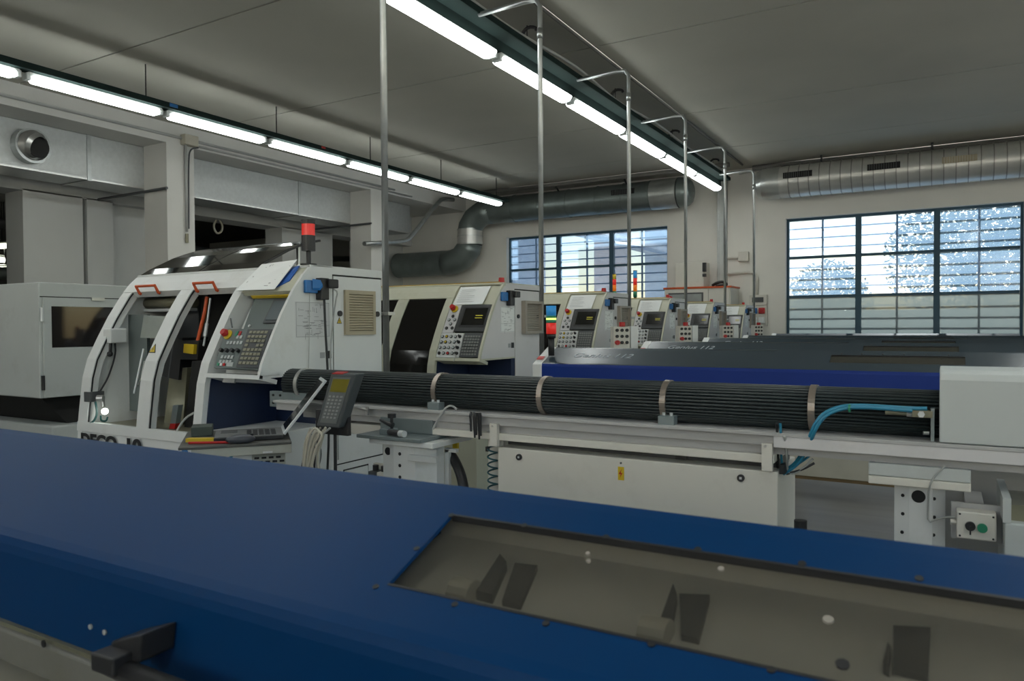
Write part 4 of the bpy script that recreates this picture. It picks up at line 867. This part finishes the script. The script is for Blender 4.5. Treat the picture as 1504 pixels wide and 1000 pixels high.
for k in range(6): 
    p = W2_(-.53+.11*k, .84); obj('bolt', MB().cyl(p, p+Vector((0, -.002, .003)), .004, 8), BLACK, F2)
obj('support_column', MB().box(-1.6, -1.4, 4.66, 4.9, 0, zb2-.14), CABGREY, F2); obj('support_column', MB().box(.45, .65, 4.66, 4.9, 0, zb2-.14), CABGREY, F2)
obj('drip_tray', MB().box(-1.1, -.3, 4.62, 4.95, .655, .80), CABLEW, F2, bev=.004); obj('tray_edge', MB().box(-1.1, .1, 4.63, 4.95, .635, .655), WOODY, F2)
obj('cross_brace', MB().box(-1.4, .45, 4.75, 4.82, .66, .72), CABGREY, F2)
for k in range(4):
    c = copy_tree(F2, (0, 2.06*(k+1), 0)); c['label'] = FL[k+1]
# signal light and remote boxes at the feeders' ends
tower(-2.42, 4.70, 1.335, [('pole', .125, BLACK, .022), ('base', .03, BLACK, .032), ('red_light', .078, REDL, .036), ('green_light', .022, GREENP, .036), ('lit_ring', .014, GREENL, .0365), ('green_light', .016, GREENP, .036), ('blue_light', .07, BLUEL, .036)], .036, 'signal_light', 'blue, green and red signal light at the end of the lettered hood')
PLB = ['button box on a post right of the third lathe', 'button box on a post right of the fourth lathe', 'button box on a post right of the fifth lathe', 'button box on a post before the farthest lathe']
for k in range(4):
    Y = 6.72+2.06*k; X = -2.72
    t = thing('button_box', PLB[k], 'control box', (X, Y+.1, 0), 'remote button boxes of the bar feeders')
    obj('post', MB().box(X-.03, X, Y+.12, Y+.18, 0, 1.34), CABGREY, t)
    bx = obj('box', MB().slab([(X-.07, Y+.027, 1.32), (X+.055, Y+.14, 1.32), (X+.055, Y+.14, 1.535), (X-.07, Y+.027, 1.535)], (-.07, .09, 0)), CABGREY, t)
    ux = Vector((.125, .113, 0)); nn = Vector((.14, -.155, 0)).normalized()
    for r in range(3):
        for c in range(3):
            p = Vector((X-.07, Y+.027, 1.50-r*.06)) + ux*(.2+.3*c)
            red = (r == 2 and c == 0)
            obj('button', MB().cyl(p, p+nn*(.03 if red else .015), .023 if red else .016, 12), REDP if red else BLACK, bx)
    p = Vector((X-.01, Y+.10, 1.535)); obj('emergency_button', MB().cyl(p, p+Vector((0, 0, .045)), .03, 14), REDP, t)
    if k < 3: obj('side_plate', MB().slab([(X+.06, Y+.15, 1.32), (X+.115, Y+.2, 1.32), (X+.115, Y+.2, 1.54), (X+.06, Y+.15, 1.54)], (-.05, .06, 0)), MWHITE, t)

def pline(seq, ys): return [at_y(px, py, y) for (px, py), y in zip(seq, ys)]
# ------------------------------------------------------------------ open bar feeder with the tube magazine
YT, ZT, RT = 2.70, 1.263, .0705
F1 = thing('tube_magazine_feeder', 'open bar feeder with a bundle of black guide tubes on a grey rail', 'bar feeder', (-1.2, 2.7, 0))
obj('magazine_core', MB().cyl((-2.86, YT, ZT), (-.02, YT, ZT), RT-.004, 30), BLACKM, F1)
NT = 36
for i in range(NT):
    a = 2*math.pi*i/NT; y = YT+RT*math.cos(a); z = ZT+RT*math.sin(a)
    if i == 0: gt = obj('guide_tube', MB().cyl((-2.88, y, z), (-.012, y, z), .0052, 8), GUIDE, F1, smooth=True)
    else: rep(gt, (0, RT*(math.cos(a)-1), RT*math.sin(a)))
for x in (-2.78, -1.935, -1.41, -.895, -.382):
    obj('band', MB().ring((x-.011, YT, ZT), (x+.011, YT, ZT), RT+.0095, RT-.002, 40), BAND if x > -2.5 else STEEL, F1, smooth=False)
for x in (-1.90, -.865):
    cl = obj('band_clamp', MB().box(x-.03, x+.03, 2.575, 2.62, 1.187, 1.222), TEALSTEEL, F1, bev=.003)
    for d_ in (-.014, .014): obj('clamp_screw', MB().cyl((x+d_, 2.595, 1.222), (x+d_, 2.595, 1.232), .006, 10), ALU, cl)
obj('rail_lip', MB().box(-2.86, .9, 2.555, 2.60, 1.178, 1.190), RAILGREY, F1, bev=.002); obj('rail_body', MB().box(-2.86, .9, 2.575, 2.84, 1.142, 1.186), RAILGREY, F1, bev=.003)
obj('rail_recess', MB().box(-2.7, .9, 2.60, 2.82, 1.112, 1.144), RAILGREY, F1)
obj('rail_right', MB().box(-.49, .9, 2.558, 2.60, 1.140, 1.182), MLILAC, F1, bev=.003)
obj('lower_channel', MB().box(-1.95, -.49, 2.572, 2.80, 1.083, 1.112), CABGREY, F1, bev=.003)
obj('lower_channel', MB().box(-2.62, -2.18, 2.60, 2.80, 1.05, 1.10), CABGREY, F1, bev=.003)
for x in (-1.60, -.527): 
    br = obj('bracket', MB().box(x, x+.034, 2.555, 2.575, 1.06, 1.152), CABGREY, F1); obj('bracket_screw', MB().cyl((x+.012, 2.555, 1.143), (x+.012, 2.551, 1.143), .005, 8), STEEL, br)
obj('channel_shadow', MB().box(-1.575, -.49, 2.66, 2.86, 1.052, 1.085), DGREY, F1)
cb = obj('cabinet', MB().box(-1.577, -.48, 2.58, 2.92, .08, 1.054), CABGREY, F1, bev=.004)
for x, z in ((-1.475, 1.022), (-.60, 1.024)):
    kn = obj('cabinet_lock', MB().cyl((x, 2.58, z), (x, 2.572, z), .0125, 16), BLACK, F1); obj('lock_slot', MB().box(x-.004, x+.004, 2.571, 2.572, z-.004, z+.004), ALU, kn)
sg = obj('warning_plate', MB().box(-1.051, -1.027, 2.5785, 2.58, .972, 1.022), YELLOW, F1)
obj('flash', MB().slab([(-1.043, 2.578, .980), (-1.032, 2.578, 1.0), (-1.040, 2.578, .999), (-1.034, 2.578, 1.016), (-1.048, 2.578, .994), (-1.039, 2.578, .995)], (0, -.0006, 0)), REDP, sg); obj('plate_screw', MB().cyl((-1.039, 2.58, 1.036), (-1.039, 2.577, 1.036), .004, 8), DGREY, F1)
obj('latch', MB().box(-.85, -.81, 2.64, 2.67, 1.057, 1.077), BLACK, F1)
# front end plate in the niche
pl_ = obj('front_plate', MB().box(-2.98, -2.72, 2.64, 2.665, 1.145, 1.225), TEALSTEEL, F1, bev=.003)
for x, z in ((-2.95, 1.205), (-2.95, 1.165), (-2.90, 1.205), (-2.90, 1.165)): obj('plate_screw', MB().cyl((x, 2.64, z), (x, 2.634, z), .006, 8), BLACK, pl_)
obj('clamp_lever', MB().cyl((-2.32, 2.56, 1.18), (-2.24, 2.55, 1.175), .006, 8), STEEL, F1); obj('clamp_lever', MB().box(-2.255, -2.243, 2.545, 2.557, 1.15, 1.19), STEEL, F1)
# left column with head plate
obj('head_plate', MB().box(-2.215, -1.865, 2.44, 2.74, 1.066, 1.082), TEALSTEEL, F1, bev=.003); obj('column_top', MB().box(-2.16, -1.82, 2.46, 2.76, 1.043, 1.066), MWHITE, F1, bev=.003)
cl = obj('column', MB().slab([(-2.115, 2.50, .05), (-2.045, 2.485, .05), (-1.93, 2.485, .05), (-1.86, 2.545, .05), (-1.86, 2.60, .05), (-1.90, 2.64, .05), (-2.115, 2.64, .05)], (0, 0, .993)), MWHITE, F1); obj('column_foot', MB().box(-2.17, -1.78, 2.44, 2.82, 0, .05), MWHITE, F1)
obj('cable_hole', MB().cyl((-2.08, 2.494, 1.01), (-2.08, 2.490, 1.01), .017, 18), BLACKM, cl)
for z in (1.005, .955, .905): obj('fixing_hole', MB().cyl((-2.01, 2.486, z), (-2.01, 2.483, z), .0075, 12), BLACKM, cl)
obj('side_bracket', MB().box(-1.95, -1.80, 2.46, 2.485, .985, 1.01), ALU, F1, bev=.002)
bk = obj('adjuster_block', MB().box(-2.19, -1.90, 2.57, 2.60, 1.082, 1.145), TEALSTEEL, F1, bev=.003)
obj('clamp_block', MB().box(-2.11, -2.055, 2.47, 2.53, 1.082, 1.108), TEALSTEEL, F1, bev=.003)
obj('clamp_handle', MB().tube([(-2.13, 2.50, 1.142), (-2.09, 2.50, 1.130), (-2.06, 2.50, 1.122)], [.006, .009, .013], 10), BLACK, F1); obj('thumb_screw', MB().cyl((-2.065, 2.50, 1.108), (-2.065, 2.50, 1.16), .007, 10).cyl((-2.065, 2.50, 1.155), (-2.065, 2.50, 1.172), .018, 14), BLACK, F1)
obj('proximity_sensor', MB().cyl((-2.055, 2.47, 1.098), (-1.985, 2.455, 1.098), .013, 14), BLACK, F1); obj('sensor_tip', MB().cyl((-1.985, 2.455, 1.098), (-1.955, 2.449, 1.098), .014, 14), ALU, F1)
obj('sensor_cable', MB().tube([at_y(636, 630, 2.54), at_y(645, 612, 2.54), at_y(655, 598, 2.55), at_y(663, 595, 2.56), at_y(671, 601, 2.57)], .0045, 6, 2), CABLEG, F1)
# right column
rc = obj('column', MB().slab([(-.135, 2.635, .05), (-.093, 2.62, .05), (-.03, 2.62, .05), (.005, 2.65, .05), (.005, 2.80, .05), (-.135, 2.80, .05)], (0, 0, .998)), MWHITE, F1); obj('column_foot', MB().box(-.19, .06, 2.56, 2.86, 0, .05), MWHITE, F1)
obj('column_head', MB().box(-.205, .070, 2.575, 2.80, 1.074, 1.113), MGREEN, F1, bev=.003); obj('column_head', MB().box(-.205, .070, 2.57, 2.80, 1.048, 1.073), CABGREY, F1, bev=.003)
p = at_y(1349, 729, 2.62); obj('cable_hole', MB().cyl(p+Vector((0, .001, 0)), p+Vector((0, -.002, 0)), .0195, 20), BLACKM, rc)
for a in ((1326, 727), (1326, 754), (1325, 781), (1372, 732), (1372, 759), (1371, 785)):
    p = at_y(*a, 2.628); obj('fixing_hole', MB().cyl(p+Vector((0, .006, 0)), p+Vector((0, -.006, 0)), .0052, 12), BLACKM, rc)
obj('column_cable', MB().tube(pline([(1388, 684), (1372, 700), (1364, 715), (1363, 745), (1363, 768), (1376, 762), (1392, 759), (1403, 760)], [2.565, 2.566, 2.566, 2.60, 2.605, 2.60, 2.58, 2.57]), .0032, 6, 1), CABLEG, F1)
obj('back_plate', MB().box(-.02, .75, 2.95, 2.98, .12, 1.06), RAILGREY, F1)
cv = obj('end_cover', MB().prism([(2.56, 1.192), (2.556, 1.38), (2.565, 1.40), (2.60, 1.408), (2.86, 1.408), (2.86, 1.192)], -.012, .80), MGREEN, F1, bev=.004)
# switch box under the cover
t = thing('switch_box', 'small grey switch box with black rotary switch and green button', 'control box', (.08, 2.56, .92))
obj('box', MB().box(.034, .133, 2.545, 2.60, .915, .995), CABGREY, t, bev=.004); obj('mounting_plate', MB().box(.02, .15, 2.60, 2.605, .90, 1.01), RAILGREY, t); obj('mounting_arm', MB().box(.06, .11, 2.605, 2.95, .93, .98), RAILGREY, t)
obj('rotary_switch', MB().cyl((.068, 2.545, .955), (.068, 2.533, .955), .013, 16).box(.066, .070, 2.528, 2.535, .932, .957), BLACK, t); obj('push_button', MB().cyl((.098, 2.545, .953), (.098, 2.535, .953), .013, 16), GREENP, t)
for x in (.042, .125):
    for z in (.923, .987): obj('screw', MB().cyl((x, 2.545, z), (x, 2.543, z), .003, 8), BLACK, t)
obj('cable_gland', MB().cyl((.034, 2.57, .955), (.018, 2.57, .955), .008, 10), CABGREY, t)
t = thing('chip_bin', 'pale bin with dark opening at the right edge below the cover', 'bin', (.3, 2.62, 0))
obj('body', MB().box(.15, .65, 2.50, 2.80, .12, .985), MGREEN, t, bev=.004); obj('opening', MB().box(.155, .65, 2.54, 2.76, .985, 1.03), OILY, t); obj('side_wall', MB().box(.145, .165, 2.50, 2.80, .985, 1.055), MGREEN, t); obj('feet', MB().box(.2, .6, 2.55, 2.75, 0, .12), BLACK, t)
# hoses
def pline(seq, ys): return [at_y(px, py, y) for (px, py), y in zip(seq, ys)]
t = thing('air_hose', 'bright blue air hoses arching from the rail to the end of the tube bundle', 'hose', at_y(1240, 600, 2.6))
h1 = [(1150, 692), (1168, 682), (1180, 662), (1190, 640), (1196, 624), (1210, 606), (1236, 596), (1268, 595), (1310, 598), (1345, 600), (1362, 600)]
obj('hose', MB().tube(pline(h1, [2.66, 2.66, 2.64, 2.55, 2.545, 2.55, 2.57, 2.585, 2.59, 2.6, 2.6]), .0065, 8, 2), CYAN, t, smooth=True)
h2 = [(1150, 696), (1170, 684), (1184, 664), (1193, 642), (1200, 625), (1214, 608), (1240, 599), (1270, 598), (1312, 601), (1340, 603)]
obj('hose', MB().tube(pline(h2, [2.65, 2.65, 2.63, 2.548, 2.54, 2.545, 2.565, 2.58, 2.585, 2.59]), .006, 8, 2), CYAN, t, smooth=True)
obj('hose_tie', MB().ring((-.262, 2.565, 1.282), (-.256, 2.565, 1.282), .013, .006, 12), GREENP, t)
for i, s in enumerate([[(1146, 622), (1147, 640), (1147, 668), (1150, 690)], [(1141, 622), (1142, 650), (1143, 690)], [(1152, 692), (1172, 682), (1196, 664)], [(1155, 696), (1178, 690), (1196, 680)], [(1150, 690), (1165, 697), (1182, 686), (1194, 674)], [(1152, 640), (1156, 670), (1156, 694)]]):
    ys = [2.55, 2.56, 2.64, 2.66] if len(s) == 4 else [2.55, 2.6, 2.66]
    if i in (2, 3, 4): ys = [2.66]*len(s)
    obj('hose', MB().tube(pline(s, ys), .0045, 6, 2), CYAN if i in (0, 2) else BLACK if i in (3, 1) else CABLEG, t, smooth=True)
obj('hose_clamp', MB().box(-.478, -.462, 2.60, 2.66, 1.045, 1.075), BLACK, t)
v = thing('valve_fitting', 'small brass and steel valve fitting at the right end of the tubes', 'fitting', (-.06, 2.6, 1.26))
obj('body', MB().box(-.085, -.03, 2.585, 2.615, 1.262, 1.282).cyl((-.16, 2.6, 1.27), (-.085, 2.6, 1.27), .006, 10), OILY, v); obj('hex_nut', MB().cyl((-.06, 2.585, 1.272), (-.06, 2.572, 1.272), .010, 6), ALU, v); obj('hex_nut', MB().cyl((-.10, 2.6, 1.27), (-.085, 2.6, 1.27), .010, 6), STEEL, v)
obj('mount', MB().box(-.035, -.025, 2.59, 2.63, 1.19, 1.29), TEALSTEEL, v); obj('screw', MB().cyl((-.04, 2.59, 1.215), (-.055, 2.585, 1.215), .006, 8), STEEL, v)
# cable ties hanging, coiled air line, filter
t = thing('cable_tie_bunch', 'bunch of black cable ties hanging from the grey rail', 'cable ties', (-1.66, 2.55, 1.1))
for i, (dx, L) in enumerate(((-.022, .075), (-.004, .10), (.004, .088), (.018, .105), (.026, .09))):
    obj('cable_tie', MB().tube([(-1.665+dx, 2.552-.002*i, 1.195), (-1.665+dx, 2.545, 1.178), (-1.664+dx, 2.548, 1.19-L)], [.006, .0055, .004], 6), BLACK, t)
t = thing('coiled_air_line', 'dark teal coiled air line hanging beside the cabinet', 'hose', (-1.61, 2.6, .7))
pts = [(-1.615+.020*math.cos(k*.5), 2.60+.020*math.sin(k*.5), 1.06-k*.0026) for k in range(150)]
obj('coil', MB().tube(pts, .0038, 6), mat('coil_teal', (.01, .07, .085), .35), t, smooth=True); obj('coupling', MB().box(-1.64, -1.628, 2.585, 2.60, 1.03, 1.05), BLACK, t)
put(obj('air_line_mount', MB().box(-1.655, -1.58, 2.63, 2.66, .2, 1.08), CABGREY), 'grey upright plate behind the coiled air line', 'plate')
t = thing('oil_filter', 'black capped filter bowl on the side of the cabinet', 'filter', (-.43, 2.66, .6))
obj('bowl', MB().cyl((-.42, 2.66, .60), (-.42, 2.66, .842), .026, 18), ALU, t, smooth=True); obj('cap', MB().cyl((-.42, 2.66, .842), (-.42, 2.66, .882), .021, 18), BLACK, t); obj('pipe', MB().box(-.478, -.42, 2.65, 2.67, .82, .84), BLACK, t)
t = thing('corrugated_hose', 'thick black hose curving down between column and cabinet', 'hose', (-1.72, 2.62, .8))
obj('hose', MB().tube(pline([(660, 664), (668, 676), (677, 696), (682, 720), (684, 760)], [2.66, 2.64, 2.62, 2.60, 2.6]), .022, 12, 2), BLACK, t, smooth=True)
p = at_y(669, 657, 2.66); obj('yellow_plate', MB().box(p.x-.012, p.x+.012, 2.655, 2.67, p.z-.02, p.z+.02), YELLOW, t); p = at_y(658, 680, 2.62); obj('support_arm', MB().box(p.x-.010, p.x+.010, 2.61, 2.63, .05, p.z+.06).box(p.x-.01, p.x+.05, 2.61, 2.63, p.z+.05, p.z+.065), MWHITE, t)
t = thing('valve_manifold', 'small black and silver valves beside the white column', 'valve', (-2.27, 2.62, .8))
for k in range(3): b_ = obj('valve_body', MB().box(-2.29+.05*k, -2.25+.05*k, 2.60, 2.66, .80, .885), CABGREY if k else DGREY, t, bev=.004); obj('valve_cap', MB().cyl((-2.27+.05*k, 2.63, .885), (-2.27+.05*k, 2.63, .91), .014), BLACK, b_)
obj('manifold_plate', MB().box(-2.31, -2.115, 2.66, 2.68, .76, .91), CABGREY, t)

# ------------------------------------------------------------------ swivelling cart with laptop, terminal and cables
zt = 1.05
c0 = Vector((-2.757, 1.955, zt)); ea = Vector((.645, .764, 0)); eb = Vector((-.764, .645, 0)); LA, LBb = .455, .50     # front edge along ea, depth along eb
def TB(a, b, z=0): return c0+ea*a+eb*b+Vector((0, 0, z))
def tbox(m, a0, a1, b0, b1, z0, z1): return m.slab([TB(a0, b0, z0), TB(a1, b0, z0), TB(a1, b1, z0), TB(a0, b1, z0)], (0, 0, z1-z0))
cart = thing('computer_cart', 'grey green cart with dark tray before the nearest lathe', 'cart', (c0.x-.05, c0.y+.3, 0))
TRAYM = mat('cart_tray', (.085, .085, .08), .5, var=.1); CARTM = mat('cart_paint', (.40, .41, .37), .5, var=.05, dirt=(.2, .19, .14), dirtamt=.4)
obj('tray_top', tbox(MB(), 0, LA, 0, LBb, -.012, 0), TRAYM, cart, bev=.003); obj('front_rim', tbox(MB(), .05, LA, .006, .03, -.05, -.012), CARTM, cart, bev=.002)
obj('tray_frame', tbox(MB(), .05, LA, .03, LBb, -.03, -.012), CARTM, cart)
bd = obj('computer_case', tbox(MB(), .22, .43, .04, .42, -.55, -.03), CARTM, cart, bev=.004)
m = MB()
for r in range(14):
    for k in range(4):
        a = .30+k*.03+(r % 2)*.015
        q = [TB(a, .0385, -.075-r*.018), TB(a+.02, .0385, -.075-r*.018), TB(a+.02, .0385, -.066-r*.018), TB(a, .0385, -.066-r*.018)]; m.slab(q, -eb*.0006)
obj('vent_slots', m, BLACKM, bd)
obj('case_lamp', MB().slab([TB(.22, .038, -.2), TB(.29, .038, -.2), TB(.29, .038, -.055), TB(.22, .038, -.055)], -eb*.003), MWHITE, bd)
obj('case_handle', tbox(MB(), .335, .375, .0, .008, -.045, -.038), ALU, cart)
for a in (.06, .40):
    for b_ in (.08, .42): obj('leg', tbox(MB(), a, a+.03, b_, b_+.03, -1.05, -.03), CARTM, cart)
obj('blue_hose', MB().tube([TB(.17, .05, -.03), TB(.18, .04, -.07), TB(.21, .04, -.06), TB(.21, .05, -.03)], .006, 6, 2), CYAN, cart)
lap = thing('laptop', 'open black and silver laptop seen side on upon the cart', 'laptop', TB(.3, .25, 0))
obj('base', tbox(MB(), .135, .425, .075, .302, .002, .020), BLACK, lap, bev=.003); kbm = obj('keyboard_deck', tbox(MB(), .137, .423, .077, .30, .020, .0235), mat('deck_grey', (.16, .165, .165), .4), lap)
m = MB()
for r in range(5):
    for k in range(7): tbox(m, .27+r*.026, .29+r*.026, .09+k*.026, .112+k*.026, .0235, .0255)
obj('keys', m, BLACK, kbm); obj('touchpad', tbox(MB(), .16, .23, .2, .3, .0235, .0245), DGREY, kbm)
P = TB(.422, .075, .026); Q = TB(.422, .30, .026); U = ea*.185+Vector((0, 0, .235)); nn = (Q-P).cross(U).normalized()
lid = obj('lid', MB().slab([P, Q, Q+U, P+U], nn*.012), ALU, lap, bev=.002); U1 = U*.06
obj('screen', MB().slab([P+U1-nn*.0005+eb*.015, Q+U1-nn*.0005-eb*.015, Q+U*.95-nn*.0005-eb*.015, P+U*.95-nn*.0005+eb*.015], -nn*.0008), CRT, lid)
ms = thing('computer_mouse', 'dark grey computer mouse on the cart tray', 'mouse', TB(.25, .04, 0))
mc = TB(.245, .035, .017); mm_ = MB()
for (sx, sz, dz) in ((.05, .02, 0),):
    mm_.ball((0, 0, 0), 1.0, 16, 10)
R3 = Matrix((ea, eb, Vector((0, 0, 1)))).transposed()
mm_.v = [tuple(mc + R3 @ Vector((v[0]*.062, v[1]*.034, max(v[2], -.75)*.022))) for v in mm_.v]
obj('shell', mm_, mat('mouse_shell', (.055, .06, .075), .35), ms, smooth=True); obj('scroll_wheel', tbox(MB(), .285, .297, .032, .038, .03, .0385), BLACK, ms)
put(obj('folding_rule', tbox(MB(), -.005, .02, .0, .001, 0, 0).slab([TB(.02, .125, .003), TB(.155, .085, .003), TB(.165, .112, .003), TB(.03, .152, .003)], (0, 0, .016)), YELLOW), 'yellow folding rule lying on the cart tray', 'ruler')
put(obj('red_pencil', MB().cyl(TB(.035, .085, .006), TB(.205, .035, .006), .0055, 6), REDP), 'red pencil beside the yellow rule on the cart tray', 'pencil')
put(obj('dark_box', tbox(MB(), .03, .12, .30, .42, .001, .045), mat('box_dark_green', (.05, .065, .055), .5), bev=.003), 'small dark green box behind the yellow rule', 'box')
# hand terminal
qs = [at_y(464, 626, 2.25), at_y(497, 629, 2.25), at_y(523, 549, 2.25), at_y(486, 548, 2.25)]
ht = thing('hand_terminal', 'grey hand terminal with yellow display leaning beside the laptop', 'terminal', qs[0])
obj('body', MB().slab(qs, (.0, .055, .0)), mat('terminal_grey', (.065, .075, .08), .5), ht, bev=.006)
def hq(u, v): return (qs[0]*(1-u)+qs[1]*u)*(1-v)+(qs[3]*(1-u)+qs[2]*u)*v
obj('face_plate', MB().slab([hq(.14, .08), hq(.86, .08), hq(.86, .93), hq(.14, .93)], (0, -.002, 0)), mat('terminal_face', (.13, .14, .14), .5), ht)
obj('display', MB().slab([hq(.18, .66)+Vector((0, -.002, 0)), hq(.84, .66)+Vector((0, -.002, 0)), hq(.84, .90)+Vector((0, -.002, 0)), hq(.18, .90)+Vector((0, -.002, 0))], (0, -.001, 0)), LCD, ht)
m = MB(); rnd = random.Random(2)
for r in range(7):
    for c in range(4):
        u = .22+c*.155; v = .17+r*.065; m.slab([hq(u, v)+Vector((0, -.002, 0)), hq(u+.1, v)+Vector((0, -.002, 0)), hq(u+.1, v+.032)+Vector((0, -.002, 0)), hq(u, v+.032)+Vector((0, -.002, 0))], (0, -.003, 0))
obj('keys', m, mat('terminal_keys', (.28, .29, .29), .5), ht)
obj('red_label', MB().slab([hq(.05, .985), hq(.5, .985), hq(.5, 1.0), hq(.05, 1.0)], (0, .03, .006)), REDP, ht)
obj('lead', MB().tube([hq(.3, 0)+Vector((0, .03, 0)), at_y(463, 650, 2.28), at_y(464, 690, 2.28), at_y(466, 740, 2.28)], .010, 8, 1), BLACK, ht)
obj('holder', MB().box(-2.30, -2.12, 2.285, 2.305, 1.10, 1.2).tube([(-2.2, 2.295, 1.1), (-2.2, 2.295, .6), (-2.3, 2.3, 0)], .007, 8), BLACK, ht)
t = thing('cable_bundle', 'bundle of cream and grey cables hanging from the cart side', 'cables', TB(.47, .1, -.1))
rnd = random.Random(11)
for i in range(16):
    px = 447+i*1.7+rnd.uniform(-2, 2); s = [(px+8+rnd.uniform(-3, 6), 630+rnd.uniform(-4, 8)), (px+rnd.uniform(-3, 6), 645+rnd.uniform(-6, 6)), (px+rnd.uniform(-6, 4), 668), (px+rnd.uniform(-8, 4), 700), (px+rnd.uniform(-6, 4), 740)]
    yy = 2.16+rnd.uniform(0, .1)
    obj('cable', MB().tube(pline(s, [yy]*5), .0042, 6, 2), CABLEW if i % 3 else CABLEG if i % 2 else BLACK, t, smooth=True)
lo = [(446, 700), (449, 660), (455, 636), (462, 628), (469, 632), (468, 642), (460, 652), (452, 690)]
for d_ in (0, 4): obj('cable_loop', MB().tube(pline([(a+d_, b+d_) for a, b in lo], [2.14]*8), .005, 6, 2), CABLEW, t, smooth=True)
